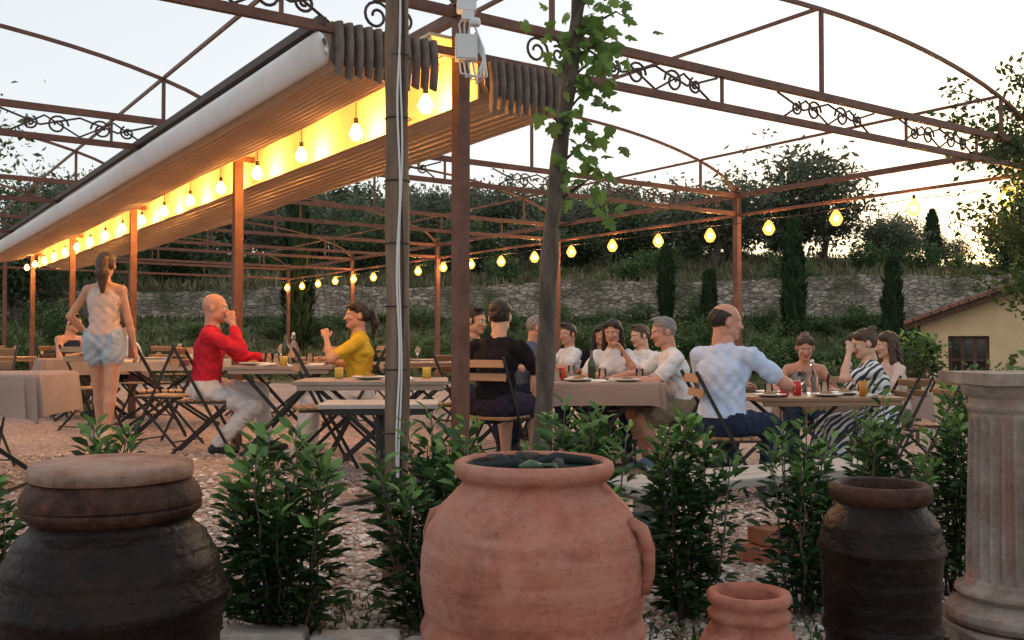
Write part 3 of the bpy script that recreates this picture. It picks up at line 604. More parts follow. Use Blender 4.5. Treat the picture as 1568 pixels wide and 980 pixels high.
# ------------------------------------------------------------------ furniture
fw=M('chair_slat_wood',(.28,.16,.085),(.40,.25,.14),7,.6,.2,30,stretch=(.3,5,5)); bm=M('black_metal',(.018,.018,.018),rough=.45)
tw=M('table_grey_wood',(.24,.19,.155),(.35,.29,.24),5,.55,.25,20,stretch=(.25,4,4)); tw2=M('table_brown_wood',(.22,.13,.075),(.32,.20,.12),5,.5,.2,20,stretch=(.25,4,4))
cloth=M('taupe_cloth',(.31,.225,.185),(.36,.27,.225),3,.95,.4,14,dist=.02); whitet=M('pale_tabletop',(.34,.31,.28),(.44,.40,.36),4,.4)
mb=MB()
for k in range(6): mb.box((0,-.17+.068*k,.45),(.40,.055,.018),0)
for z,yy in((.76,-.19),(.86,-.222)): mb.box((0,yy,z),(.40,.014,.058),0,Matrix.Rotation(-.28,3,'X'))
for sx in(-1,1):
    mb.beam((sx*.205,.24,0),(sx*.205,-.245,.91),.010,.024,1); mb.beam((sx*.19,-.26,0),(sx*.19,.21,.44),.010,.024,1); mb.beam((sx*.195,-.2,.437),(sx*.195,.21,.437),.01,.02,1)
for yy,z in((.215,.05),(-.235,.05),(.0,.44)): mb.beam((-.2,yy,z),(.2,yy,z),.012,.012,1)
chair_me=mb.mesh('folding_chair',[fw,bm])
def chair(x,y,th): put('folding_chair',chair_me,(x,y,g1(x,y)),math.radians(th-90))
def table(name,x,y,w,d,h,yaw,kind='wood',m=None,drop=.2):
    mb=MB(); z0=g1(x,y)
    if kind!='ped':
        for sy in(-1,1):
            for sx in(-1,1):
                mb.beam((sx*w*.36,sy*d*.38,0),(-sx*w*.36,sy*(d*.38-.012*sx),h-.04),.014,.03,1)
        for sx in(-1,1):
            mb.beam((sx*w*.36,-d*.38,.03),(sx*w*.36,d*.38,.03),.015,.02,1); mb.beam((sx*w*.36,-d*.38,h-.045),(sx*w*.36,d*.38,h-.045),.015,.02,1)
    else:
        mb.tube([(0,0,.02),(0,0,h-.02)],.03,1,12)
        for a in range(4): mb.beam((0,0,.05),(.27*math.cos(a*1.571+.6),.27*math.sin(a*1.571+.6),.015),.05,.025,1)
        mb.box((0,0,h-.03),(.3,.3,.012),1)
    if kind=='cloth':
        n=120; per=[]
        for i in range(n):
            a=2*math.pi*i/n; c,s=math.cos(a),math.sin(a); p=.12
            per.append((math.copysign(abs(c)**p,c)*w/2,math.copysign(abs(s)**p,s)*d/2,a))
        V=[(0,0,h)];rings=[(.96,0,0),(1,-.004,0),(1.012,-.02,.2),(1.02,-drop*.5,.7),(1.03,-drop,1)]
        for r,dz,wv in rings:
            for i,(a,b_,t) in enumerate(per):
                k=1+wv*.028*math.sin(t*13)+wv*.018*math.sin(t*29+1); V.append((a*r*k,b_*r*k,h+dz+(-.035*wv*abs(math.sin(2*t))**4)+.006*wv*math.sin(t*11)))
        F=[(0,1+i,1+(i+1)%n) for i in range(n)]
        for q in range(4):
            for i in range(n): F.append((1+q*n+i,1+(q+1)*n+i,1+(q+1)*n+(i+1)%n,1+q*n+(i+1)%n))
        mb.add(V,F,0,True)
    else:
        k=5
        for q in range(k): mb.box((0,-d/2+d*(q+.5)/k,h-.013),(w,d/k-.004,.026),0)
        mb.box((0,-d/2+.02,h-.045),(w-.06,.02,.035),1 if kind=='ped' else 0); mb.box((0,d/2-.02,h-.045),(w-.06,.02,.035),0)
    mb.obj(name,[m or tw,bm],(x,y,z0),math.radians(yaw),bevel=.003 if kind!='cloth' else 0)
H=.74
table('folding_table',-1.93,8.15,.86,.75,H,6,'wood',tw)
table('folding_table',-.98,6.85,1.05,.72,.71,4,'wood',tw)
table('pedestal_table',-.80,5.86,.70,.5,.62,4,'ped',whitet)
table('cloth_covered_table',.72,8.15,1.0,.74,H,4,'cloth',cloth,.19)
table('cloth_covered_table',-3.60,6.15,1.35,.85,.74,8,'cloth',cloth,.26)
table('folding_table',.85,9.8,1.3,.6,H,4,'cloth',cloth,.15)
table('folding_table',2.38,7.62,1.15,.78,H,6,'wood',tw2)
table('cloth_covered_table',3.25,9.2,1.3,.7,H,20,'cloth',cloth,.25)
table('cloth_covered_table',-3.9,10.9,1.4,.8,H,30,'cloth',whitet,.12)
table('cloth_covered_table',-5.2,11.9,1.2,.75,H,30,'cloth',cloth,.2)
table('folding_table',-6.6,13.4,1.3,.75,H,35,'wood',tw2)
table('folding_table',-8.9,15.5,1.3,.75,H,35,'wood',tw2)
table('folding_table',-1.1,11.2,1.3,.75,H,35,'wood',tw2)
table('folding_table',-2.6,12.6,1.3,.75,H,35,'wood',tw2)
table('folding_table',-.9,14.0,1.4,.75,H,35,'wood',tw2)
table('folding_table',-4.6,15.2,1.4,.75,H,35,'wood',tw2)
for x,y,th in [(-3.15,8.8,160),(-3.5,9.6,20),(-4.5,10.3,60),(-4.4,11.6,240),(-6.0,12.6,120),(-7.4,13.9,-30),(-5.9,14.0,200),
               (-8.0,15.0,200),(-9.5,16.1,-20),(-1.8,10.7,40),(-.5,11.8,220),(-3.3,12.1,30),(-1.9,13.2,220),(-1.6,13.5,40),(-.2,14.6,230),(-3.9,7.0,280),(4.1,9.5,190),(3.0,8.9,100),(-5.2,14.7,30),(-.1,9.8,0),(-1.45,7.35,20)]:
    chair(x,y,th)
glass=bpy.data.materials.new('clear_glass'); glass.use_nodes=True; b=glass.node_tree.nodes['Principled BSDF']; b.inputs['Transmission Weight'].default_value=1; b.inputs['Roughness'].default_value=.03; b.inputs['Base Color'].default_value=(.95,.97,.96,1); b.inputs['IOR'].default_value=1.2
china=M('white_china',(.75,.74,.72),rough=.2); redcan=M('red_can_paint',(.55,.03,.03),(.5,.02,.02),9,.3); alu=M('aluminium',(.6,.6,.6),rough=.3,metal=1); paper=M('paper_napkin',(.7,.68,.64),rough=.9); food=M('salad',(.12,.16,.04),(.4,.14,.06),60,.7,.8,90)
yel=M('yellow_candle',(.65,.45,.08),rough=.5); amber=M('amber_beer',(.45,.2,.03),rough=.1)
def mk(prof,m,n=20):
    mb=MB(); [mb.lathe(p,m=i,n=n) for i,p in enumerate(prof)]; return mb.mesh('x',m)
g_me=mk([[(.001,.004),(.03,.004),(.036,.10),(.034,.10),(.028,.012),(.001,.012)]],[glass])
w_me=mk([[(.001,.0),(.033,.0),(.030,.004),(.005,.01),(.004,.08),(.02,.095),(.036,.13),(.031,.18),(.029,.18),(.034,.13),(.015,.098),(.001,.094)]],[glass])
b_me=mk([[(.001,0),(.045,0),(.048,.02),(.048,.13),(.035,.17),(.016,.20),(.015,.235),(.019,.24),(.019,.25),(.012,.25)],[(.001,.25),(.014,.25),(.016,.27),(.001,.28)]],[glass,china])
p_me=mk([[(.001,.004),(.07,.004),(.12,.02),(.124,.022),(.12,.026),(.07,.010),(.001,.010)],[(.001,.045),(.03,.04),(.06,.02),(.075,.010)]],[china,food],32)
c_me=mk([[(.001,.0),(.026,.0),(.033,.008),(.033,.10),(.027,.113)],[(.027,.113),(.026,.116),(.024,.112),(.001,.111)]],[redcan,alu])
a_me=mk([[(.001,0),(.032,0),(.036,.12),(.001,.12)]],[amber]); y_me=mk([[(.001,0),(.03,0),(.032,.07),(.03,.08),(.001,.075)]],[yel])
o_me=mk([[(.001,0),(.032,0),(.032,.15),(.013,.2),(.013,.26),(.001,.26)]],[M('green_bottle_glass',(.03,.06,.02),rough=.1,spec=.7)])
mb=MB(); mb.box((0,0,.004),(.14,.12,.006),0,Matrix.Rotation(.1,3,'Y')); mb.box((.01,.01,.014),(.12,.10,.006),0,Matrix.Rotation(-.12,3,'X')); n_me=mb.mesh('paper_napkin',[paper])
def on(me,name,x,y,h=H,tz=None): put(name,me,(x,y,(g1(*(tz or (x,y))))+h+.001),rng.random()*6)
TA=(-1.93,8.15); TM=(-.98,6.85); TC=(.72,8.15); TR=(2.38,7.62); TL=(-3.9,10.9)
for n,me,x,y,T,h in [('water_bottle',b_me,-1.83,8.05,TA,H),('drinking_glass',g_me,-1.70,8.1,TA,H),('drinking_glass',g_me,-2.1,8.3,TA,H),('wine_glass',w_me,-2.0,8.35,TA,H),('dinner_plate',p_me,-2.15,8.0,TA,H),('dinner_plate',p_me,-1.68,8.35,TA,H),('wine_bottle',o_me,-1.95,8.28,TA,H),('candle',y_me,-1.88,7.92,TA,H),
    ('drinking_glass',g_me,-1.95,7.95,TA,H),('paper_napkin',n_me,-2.0,7.9,TA,H),('paper_napkin',n_me,-1.6,7.95,TA,H),('candle',y_me,-1.25,6.95,TM,.71),('drinking_glass',g_me,-.8,6.9,TM,.71),('dinner_plate',p_me,-1.0,6.75,TM,.71),('candle',y_me,-.62,7.0,TM,.71),('paper_napkin',n_me,-.75,6.7,TM,.71),
    ('dinner_plate',p_me,.55,8.0,TC,H),('dinner_plate',p_me,.95,7.95,TC,H),('dinner_plate',p_me,.6,8.35,TC,H),('drinking_glass',g_me,.38,8.1,TC,H),('drinking_glass',g_me,.78,8.3,TC,H),('soda_can',c_me,.42,8.25,TC,H),('beer_glass',a_me,.45,8.4,TC,H),('drinking_glass',g_me,1.1,8.3,TC,H),('water_bottle',b_me,.3,8.3,TC,H),('wine_bottle',o_me,.68,8.22,TC,H),('paper_napkin',n_me,.72,7.9,TC,H),('paper_napkin',n_me,.9,8.2,TC,H),
    ('soda_can',c_me,2.10,7.42,TR,H),('soda_can',c_me,2.25,7.6,TR,H),('drinking_glass',g_me,2.0,7.5,TR,H),('drinking_glass',g_me,2.5,7.7,TR,H),('dinner_plate',p_me,2.42,7.4,TR,H),('dinner_plate',p_me,2.65,7.65,TR,H),('dinner_plate',p_me,2.1,7.8,TR,H),('wine_glass',w_me,2.35,7.8,TR,H),('beer_glass',a_me,2.72,7.45,TR,H),('dinner_plate',p_me,1.97,7.35,TR,H),('paper_napkin',n_me,2.75,7.5,TR,H),('water_bottle',b_me,2.45,7.85,TR,H),
    ('wine_bottle',o_me,.9,9.75,(.85,9.8),H),('drinking_glass',g_me,.6,9.7,(.85,9.8),H),('drinking_glass',g_me,1.2,9.8,(.85,9.8),H),('water_bottle',b_me,3.2,9.1,(3.25,9.2),H),
    ('dinner_plate',p_me,-4.0,10.8,TL,H),('drinking_glass',g_me,-3.6,10.8,TL,H),('wine_glass',w_me,-3.8,11.0,TL,H),('water_bottle',b_me,-5.3,11.9,(-5.2,11.9),H),('drinking_glass',g_me,-5.0,11.8,(-5.2,11.9),H),('drinking_glass',g_me,-6.5,13.3,(-6.6,13.4),H),('wine_glass',w_me,-1.1,11.2,(-1.1,11.2),H)]:
    on(me,n,x,y,h,T)

# ------------------------------------------------------------------ people (implicit surfaces -> mesh)
def nets(f,o,h):
    s=f<0; sh=np.array(f.shape)-1; acc=np.zeros((*sh,3),np.float32); cnt=np.zeros(sh,np.float32)
    for ax in range(3):
        ot=[a for a in range(3) if a!=ax]
        for a in(0,1):
            for b_ in(0,1):
                s0=[None]*3;s1=[None]*3
                s0[ax]=slice(0,-1);s1[ax]=slice(1,None)
                for o_,v in zip(ot,(a,b_)):
                    sl=slice(0,-1) if v==0 else slice(1,None); s0[o_]=sl;s1[o_]=sl
                f0=f[tuple(s0)];f1=f[tuple(s1)]; c=(f0<0)!=(f1<0); t=np.where(c,f0/np.where(c,f0-f1,1),0)
                acc[...,ax]+=t; acc[...,ot[0]]+=c*a; acc[...,ot[1]]+=c*b_; cnt+=c
    mask=cnt>0; idx=np.full(sh,-1,np.int64); ii=np.argwhere(mask); idx[mask]=np.arange(len(ii))
    V=(ii+acc[mask]/cnt[mask][:,None])*h+o; Q=[]
    for ax in range(3):
        ot=[(ax+1)%3,(ax+2)%3]
        s0=[slice(None)]*3;s1=[slice(None)]*3; s0[ax]=slice(0,-1);s1[ax]=slice(1,None)
        for o_ in ot: s0[o_]=slice(1,-1); s1[o_]=slice(1,-1)
        a=f[tuple(s0)]<0;b_=f[tuple(s1)]<0; e=np.argwhere(a!=b_); flip=b_[a!=b_]
        e=e.copy(); 
        for o_ in ot: e[:,o_]+=1
        def cell(d0,d1):
            c=e.copy(); c[:,ot[0]]-=d0; c[:,ot[1]]-=d1; return idx[c[:,0],c[:,1],c[:,2]]
        q=np.stack([cell(1,1),cell(0,1),cell(0,0),cell(1,0)],-1); q[flip]=q[flip][:,::-1]; Q.append(q)
    return V,np.concatenate(Q)
def cap(a,b,ra,rb,lab,k=.02):
    a=np.array(a,np.float32);b=np.array(b,np.float32);d=b-a;dd=float(d@d)+1e-9
    def fn(P):
        t=np.clip(((P-a)@d)/dd,0,1); return np.linalg.norm(P-a-t[:,None]*d,axis=1)-(ra+(rb-ra)*t)
    return fn,lab,k
def ecap(a,b,rxa,rya,rxb,ryb,right,lab,k=.03):
    a=np.array(a,np.float32);b=np.array(b,np.float32);d=b-a;dd=float(d@d); r=np.array(right,np.float32)
    def fn(P):
        t=np.clip(((P-a)@d)/dd,0,1); q=P-a-t[:,None]*d; x=q@r; rest=q-x[:,None]*r; y=np.linalg.norm(rest,axis=1)
        rx=rxa+(rxb-rxa)*t; ry=rya+(ryb-rya)*t; return (np.sqrt((x/rx)**2+(y/ry)**2)-1)*np.minimum(rx,ry)
    return fn,lab,k
def ell(c,r,lab,k=.012,cut=None):
    c=np.array(c,np.float32);r=np.array(r,np.float32)
    def fn(P):
        d=(np.linalg.norm((P-c)/r,axis=1)-1)*r.min()
        if cut is not None:
            for pt,nn_ in cut: d=np.maximum(d,(P-np.array(pt,np.float32))@np.array(nn_,np.float32))
        return d
    return fn,lab,k
def ev(pr,P,subs=()):
    P=P.astype(np.float32); f=None
    for fn,lab,k in pr:
        d=fn(P)
        if f is None: f=d.copy();best=d.copy();L_=np.full(len(P),lab)
        else:
            m=d<best; best=np.where(m,d,best); L_=np.where(m,lab,L_)
            h=np.clip(.5+.5*(f-d)/k,0,1); f=f*(1-h)+d*h-k*h*(1-h)
    for fn,lab,k in subs:
        d=-fn(P); h=np.clip(.5-.5*(f-d)/k,0,1); f=f*(1-h)+d*h+k*h*(1-h)
    return f,L_
def solidify(pr,lo,hi,h,subs=(),cloth=(),amp=0):
    lo=np.array(lo);hi=np.array(hi); n=np.ceil((hi-lo)/h).astype(int)+1
    g=np.stack(np.meshgrid(*[lo[i]+h*np.arange(n[i]) for i in range(3)],indexing='ij'),-1).reshape(-1,3)
    f,L_=ev(pr,g,subs)
    if amp:
        w=np.isin(L_,cloth)*amp
        f=f+w*(np.sin(g[:,0]*38+g[:,2]*22+3*np.sin(g[:,1]*17))*np.sin(g[:,2]*41+g[:,1]*25+2*np.sin(g[:,0]*13))+.8*np.sin(g[:,0]*60+g[:,1]*45-g[:,2]*30+2*np.sin(g[:,2]*20)))
    V,Q=nets(f.reshape(n),lo,h); c=V[Q].mean(1); _,lab=ev(pr,c,subs); return V,Q,lab
LS,LT,LB,LF,LH,LE,LM,LI=range(8)
def head_prims(hair,fem):
    j=.9 if fem else 1
    pr=[ell((0,-.014,.032),(.074,.094,.083),LS),ell((0,.022,-.032),(.056*j,.062,.078),LS,.025),ell((0,.062,-.093),(.022*j,.02,.017),LS,.03),
        ell((.043*j,.0,-.062),(.018,.035,.022),LS,.03),ell((-.043*j,.0,-.062),(.018,.035,.022),LS,.03),
        ell((0,.074,.024),(.048,.012,.010),LS,.015),cap((0,.083,.005),(0,.102,-.028),.008,.0125,LS,.01),
        ell((.035,.062,-.022),(.018,.018,.015),LS,.02),ell((-.035,.062,-.022),(.018,.018,.015),LS,.02),
        ell((.013,.096,-.033),(.008,.009,.006),LS,.006),ell((-.013,.096,-.033),(.008,.009,.006),LS,.006),
        ell((.077,-.012,-.006),(.010,.020,.030),LS,.006),ell((-.077,-.012,-.006),(.010,.020,.030),LS,.006),
        ell((0,.081,-.053),(.023,.010,.0055),LM,.004),ell((0,.080,-.063),(.019,.010,.006),LM,.004),
        cap((0,-.03,-.05),(0,-.035,-.15),.052*(.88 if fem else 1),.054*(.88 if fem else 1),LS,.03)]
    subs=[ell((.030,.094,.004),(.014,.014,.009),0,.008),ell((-.030,.094,.004),(.014,.014,.009),0,.008)]
    post=[]
    for sx in(-1,1):
        post+= [ell((sx*.030,.071,.003),(.013,.013,.011),LE,.002),ell((sx*.030,.0825,.003),(.0055,.004,.0055),LI,.001),ell((sx*.031,.086,.021),(.016,.004,.003),LH if hair not in('bald',) else LS,.002)]
    top=[((0,.074,.066),(0,.45,-.89))]; back=[((0,.006,0),(0,1,0)),((0,-.05,-.06),(0,-.35,-.94))]
    if hair in('short','cap'):
        post+=[ell((0,-.018,.040),(.079,.098,.087),LH,.004,top),ell((0,-.024,.026),(.078,.096,.088),LH,.004,back),
               ell((.072,.016,.012),(.008,.012,.026),LH,.006),ell((-.072,.016,.012),(.008,.012,.026),LH,.006),ell((.02,.03,.112),(.05,.05,.016),LH,.012)]
    if hair=='receding': post+=[ell((0,-.026,.022),(.079,.096,.078),LH,.006,[((0,.0,.03),(0,.7,-.3)),((0,0,.07),(0,.35,1)),((0,-.05,-.055),(0,-.3,-.95))])]
    if hair=='cap': post+=[ell((0,-.014,.05),(.086,.106,.085),LH,.004,[((0,0,.045),(0,0,-1))]),ell((0,.11,.045),(.06,.06,.008),LH,.01)]
    if hair in('pony','bun','long','verylong'): post+=[ell((0,-.020,.038),(.081,.100,.089),LH,.005,[((0,.076,.066),(0,.6,-.8))]),ell((0,-.03,.018),(.081,.092,.085),LH,.006,[((0,.0,0),(0,1,0))]),
               ell((.05,.045,.075),(.034,.04,.034),LH,.01),ell((-.045,.048,.075),(.034,.038,.034),LH,.01)]
    if hair=='verylong': post+=[ell((0,-.125,.03),(.03,.03,.03),LH,.01),cap((0,-.135,.03),(0,-.15,-.10),.04,.056,LH,.02),cap((0,-.15,-.10),(.005,-.13,-.26),.056,.02,LH,.02)]
    if hair=='pony': post+=[ell((0,-.125,.045),(.028,.03,.028),LH,.01),cap((0,-.14,.04),(0,-.165,-.06),.03,.034,LH,.02),cap((0,-.165,-.06),(.005,-.15,-.19),.034,.012,LH,.02)]
    if hair=='bun': post+=[ell((0,-.10,.095),(.042,.04,.036),LH,.01),ell((.05,-.09,.06),(.02,.02,.03),LH,.02)]
    if hair=='long': post+=[cap((sx*.074,-.005,.03),(sx*.088,.0,-.15),.026,.03,LH,.02) for sx in(-1,1)]+[cap((sx*.086,0,-.15),(sx*.08,.025,-.26),.03,.014,LH,.02) for sx in(-1,1)]+[ecap((0,-.06,.02),(0,-.09,-.24),.085,.05,.09,.03,(1,0,0),LH,.02)]
    return pr,subs,post
def head_mesh(hair,fem):
    pr,subs,post=head_prims(hair,fem)
    def F(P):
        f,L_=ev(pr,P,subs); best=f.copy()
        for fn,lab,k in post:
            d=fn(P.astype(np.float32)); m=d<best; L_=np.where(m,lab,L_); best=np.minimum(best,d); h=np.clip(.5+.5*(f-d)/k,0,1); f=f*(1-h)+d*h-k*h*(1-h)
        return f,L_
    lo=np.array((-.13,-.22,{'long':-.30,'verylong':-.31,'pony':-.22}.get(hair,-.16)));hi=np.array((.13,.185 if hair=='cap' else .13,.155)); h=.0058
    n=np.ceil((hi-lo)/h).astype(int)+1
    g=np.stack(np.meshgrid(*[lo[i]+h*np.arange(n[i]) for i in range(3)],indexing='ij'),-1).reshape(-1,3)
    f,L_=F(g); f=f+np.where(L_==LH,.0034*np.sin(g[:,0]*230+g[:,1]*120)*np.sin(g[:,2]*90+g[:,0]*140),0)
    V,Q=nets(f.reshape(n),lo,h); _,lab=F(V[Q].mean(1)); return V,Q,lab
HC={}
def hand_mesh(curl,side):
    pr=[ecap((0,-.02,0),(0,.03,0),.024,.018,.036,.014,(1,0,0),LS,.01),ecap((0,.03,0),(0,.085,-.002),.036,.014,.038,.012,(1,0,0),LS,.01)]
    for i,(x,l) in enumerate(((.029,.070),(.010,.080),(-.010,.074),(-.028,.058))):
        x*=side; a=np.array((x,.083,0)); d=-curl*(1+.12*i); p=a; ang=0
        for q,fr in enumerate((.45,.3,.25)):
            ang+= d*(.7 if q==0 else 1); e=p+np.array((x*.12,math.cos(ang),math.sin(ang)))*l*fr; pr.append(cap(p,e,.0088-.0008*q,.0082-.0008*q,LS,.004)); p=e
    pr+=[cap((side*.022,.012,-.004),(side*.052,.045,-.014),.0145,.011,LS,.01),cap((side*.052,.045,-.014),(side*.060,.078,-.022),.010,.008,LS,.004)]
    return solidify(pr,(-.09,-.05,-.11),(.09,.19,.05),.0055)
def ik(a,t,l1,l2,pole):
    d=t-a; D=np.linalg.norm(d); n=d/D; D=min(D,(l1+l2)*.998); t=a+n*D
    x=(l1*l1-l2*l2+D*D)/(2*D); h=math.sqrt(max(l1*l1-x*x,0)); p=np.array(pole,float); p=p-(p@n)*n; p/=np.linalg.norm(p)
    return a+n*x+p*h,t
HND={}
def person(name,x,y,th,top,bot,hairm,skin,hair='short',fem=False,sleeve='short',legs='long',lean=8,hands=None,poles=None,feet=None,look=(0,0),S=1.0,seated=True,seat=.455,side=0,shoe=None,twist=0,withchair=True,curl=.5,tank=False,chair_th=None):
    A=np.array; up=A((math.sin(math.radians(side)),math.sin(math.radians(lean)),math.cos(math.radians(lean)))); up/=np.linalg.norm(up)
    hip=A((0,0,seat+.085*S)) if seated else A((0,0,.93*S))
    w=.150 if fem else .185; tw_=math.radians(twist); right=A((math.cos(tw_),math.sin(tw_),0)); right=right-(right@up)*up; right/=np.linalg.norm(right)
    fwd=np.cross(up,right)
    waist=hip+up*.17*S; chest=hip+up*.34*S+fwd*.005; neck=hip+up*.50*S
    u2=A((math.sin(math.radians(side*.6)),math.sin(math.radians(lean*.75+6)),math.cos(math.radians(lean*.75+6)))); hc=neck+u2*.165*S
    pr=[]; fx=.90 if fem else 1
    pr+=[ecap(hip-up*.03,hip+up*.07,.165*S,.115*S,.155*S*fx,.110*S,(1,0,0),LB,.03)]
    pr+=[ecap(hip+up*.06,waist,.160*S*fx,.115*S,.142*S*(.86 if fem else 1.03),.106*S,right,LT,.03),
         ecap(waist,chest,.142*S*(.86 if fem else 1.03),.106*S,.170*S*fx,.120*S,right,LT,.03)]
    if tank: pr+=[ecap(chest,hip+up*.39*S,.168*S*fx,.117*S,.150*S*fx,.10*S,right,LT,.02),ecap(hip+up*.38*S,hip+up*.45*S,.140*S*fx,.09*S,.115*S*fx,.075*S,right,LS,.02)]+[cap(chest+right*.07*S*q+fwd*.06,hip+up*.475*S+right*.085*S*q,.035,.022,LT,.01) for q in(-1,1)]+[cap(chest+right*.07*S*q-fwd*.06,hip+up*.475*S+right*.085*S*q,.035,.022,LT,.01) for q in(-1,1)]
    else: pr+=[ecap(chest,hip+up*.45*S,.170*S*fx,.118*S,.125*S*fx,.08*S,right,LT,.03)]
    if fem: pr+=[ell(chest+fwd*.085*S+right*.062*S*q-up*.02,(.058*S,.05*S,.055*S),LT,.03) for q in(-1,1)]
    lsh=LS if tank else LT
    sh=[hip+up*.44*S+right*w*S*q for q in(1,-1)]
    pr+=[cap(neck-up*.055*S-fwd*.01,sh[0],.060*S,.055*S*fx,lsh,.03),cap(neck-up*.055*S-fwd*.01,sh[1],.060*S,.055*S*fx,lsh,.03),cap(neck-up*.05,neck+u2*.05*S,.058*S,.054*S*(.88 if fem else 1),LS,.02)]
    if hands is None: hands=((.17,.42,.79),(-.17,.42,.79))
    if poles is None: poles=((.7,-.3,-.8),(-.7,-.3,-.8))
    wr=[]
    for q in(0,1):
        a=sh[q]; t=A(hands[q],float); e,t=ik(a,t,.285*S,.25*S,poles[q]); wr.append((e,t))
        fa=fx*S*(.93 if fem else 1)
        pr+=[cap(a,e,.048*fa,.039*fa,LS,.02),cap(e,e+(t-e)*.35,.039*fa,.040*fa,LS,.02),cap(e+(t-e)*.35,t,.040*fa,.025*fa,LS,.02)]
        if sleeve=='short': pr+=[cap(a,a+(e-a)*.66,.061*fa,.061*fa,LT,.012)]
        elif sleeve=='cap': pr+=[cap(a,a+(e-a)*.25,.058*fa,.056*fa,LT,.012)]
        elif sleeve=='long': pr+=[cap(a,e,.060*fa,.053*fa,LT,.015),cap(e,e+(t-e)*.72,.053*fa,.042*fa,LT,.015)]
    if feet is None: feet=((.12,.46),(-.12,.42)) if seated else ((.10,-.12),(-.10,.16))
    for q in(0,1):
        sg=1-2*q; a=hip+A((sg*.088*S,0,-.0)); ft=feet[q]
        t=A((ft[0],ft[1],.085)); kn,t=ik(a,t,.43*S,.41*S,(sg*.12,1,.3))
        pr+=[cap(a,kn,.088*S*fx,.056*S,LS,.02),cap(kn,kn+(t-kn)*.35,.054*S*fx,.056*S*fx,LS,.02),cap(kn+(t-kn)*.35,t,.056*S*fx,.034*S,LS,.02)]
        if legs=='long': pr+=[cap(a,kn,.098*S,.072*S,LB,.02),cap(kn,t-(t-kn)*.06,.072*S,.055*S,LB,.02)]
        if legs=='shorts': pr+=[cap(a,a+(kn-a)*(.36 if not seated else .75),.106*S,.102*S,LB,.02)]
        if legs=='dress': pr+=[cap(a,kn,.105*S,.085*S,LB,.06),cap(kn,kn+(t-kn)*.6,.085*S,.10*S,LB,.06)]
        fo=A((sg*.04,1,0)); fo/=np.linalg.norm(fo)
        pr+=[cap(t-fo*.035-A((0,0,.045)),t+fo*.155-A((0,0,.055)),.040,.030,LF,.02),cap(t-A((0,0,.01)),t+fo*.06-A((0,0,.04)),.043,.036,LF,.02)]
    pts=np.array([hip,neck,hc,*sh,*[p for z in wr for p in z]]+[A((f[0],f[1]+.2,0)) for f in feet]+[hip+A((0,.45,.1)) if seated else hip,A((0,-.15,.1))])
    lo=pts.min(0)-.16; hi=pts.max(0)+.16; lo[2]=-.03; hi[2]=neck[2]+.16
    V,Q,lab=solidify(pr,lo,hi,.0125,cloth=(LT,LB),amp=.0056)
    Vs=[V];Qs=[Q];Ls=[lab];off=len(V)
    key=(hair,fem)
    if key not in HC: HC[key]=head_mesh(*key)
    hv,hq,hl=HC[key]; ya,pi=map(math.radians,look); f=A((-math.sin(ya)*math.cos(pi),math.cos(ya)*math.cos(pi),math.sin(pi))); r_=np.cross(f,(0,0,1.)); r_/=np.linalg.norm(r_); uu=np.cross(r_,f)
    hs=1.0*S*(1.03 if not fem else 1.0)
    Vs.append((hv@np.stack([r_,f,uu]))*hs+hc); Qs.append(hq+off); Ls.append(hl); off+=len(hv)
    for q in(0,1):
        e,t=wr[q]; d=t-e; d/=np.linalg.norm(d); sd=-1 if q==0 else 1
        kk=(round(curl,1),sd)
        if kk not in HND: HND[kk]=hand_mesh(curl,sd)
        bv,bq,bl=HND[kk]; upv=A((0,0,1.)) if abs(d[2])<.75 else A((1.0*(1-2*q),-.2 if seated else 0,0))
        if abs(d[2])<.75 and t[2]<.95: d[2]*=.3; d/=np.linalg.norm(d)
        xx=np.cross(d,upv); xx/=np.linalg.norm(xx); zz=np.cross(xx,d)
        Vs.append((bv@np.stack([xx,d,zz]))*S*(.93 if fem else 1.02)+t); Qs.append(bq+off); Ls.append(bl); off+=len(bv)
    mats=[skin,top,bot,shoe or blackshoe,hairm,eyew,lipm,irism]
    me=npmesh(name,np.concatenate(Vs),np.concatenate(Qs),mats,smooth=True,mi=np.concatenate(Ls))
    put(name,me,(x,y,g1(x,y)),math.radians(th-90))
    if withchair: 
        ct=th if chair_th is None else chair_th; t=math.radians(ct); chair(x+.02*math.cos(t),y+.02*math.sin(t),ct)
def cl(n,a,b=None,s=8): return M(n,a,b or tuple(k*.93 for k in a),s,.95,.75,20,dist=.02,spec=.15)
sk1=M('skin_tan',(.47,.25,.165),(.53,.295,.195),12,.55,.2,60,dist=.003); sk2=M('skin_fair',(.56,.335,.24),(.62,.385,.28),12,.55,.2,60,dist=.003); sk3=M('skin_sunburnt',(.49,.235,.16),(.56,.295,.205),12,.55,.2,60,dist=.003)
eyew=M('eye_white',(.6,.57,.54),rough=.3); irism=M('iris_brown',(.03,.018,.01),rough=.2); lipm=M('lips',(.40,.15,.12),rough=.5); blackshoe=M('dark_shoe',(.03,.03,.035),rough=.6)
hbk=M('hair_black',(.009,.007,.006),(.03,.02,.016),60,.5,.8,90); hbr=M('hair_brown',(.03,.017,.010),(.09,.05,.03),60,.5,.8,90); hgr=M('hair_grey',(.12,.11,.105),(.30,.29,.28),70,.6,.8,90)
red=cl('red_shirt_cotton',(.56,.025,.045)); whp=cl('white_trousers_cotton',(.66,.65,.64)); yelt=cl('yellow_tshirt',(.64,.42,.04)); blkt=cl('black_tshirt',(.012,.012,.015)); wht=cl('white_tshirt',(.72,.72,.74)); lbl=cl('light_blue_shirt',(.52,.63,.82))
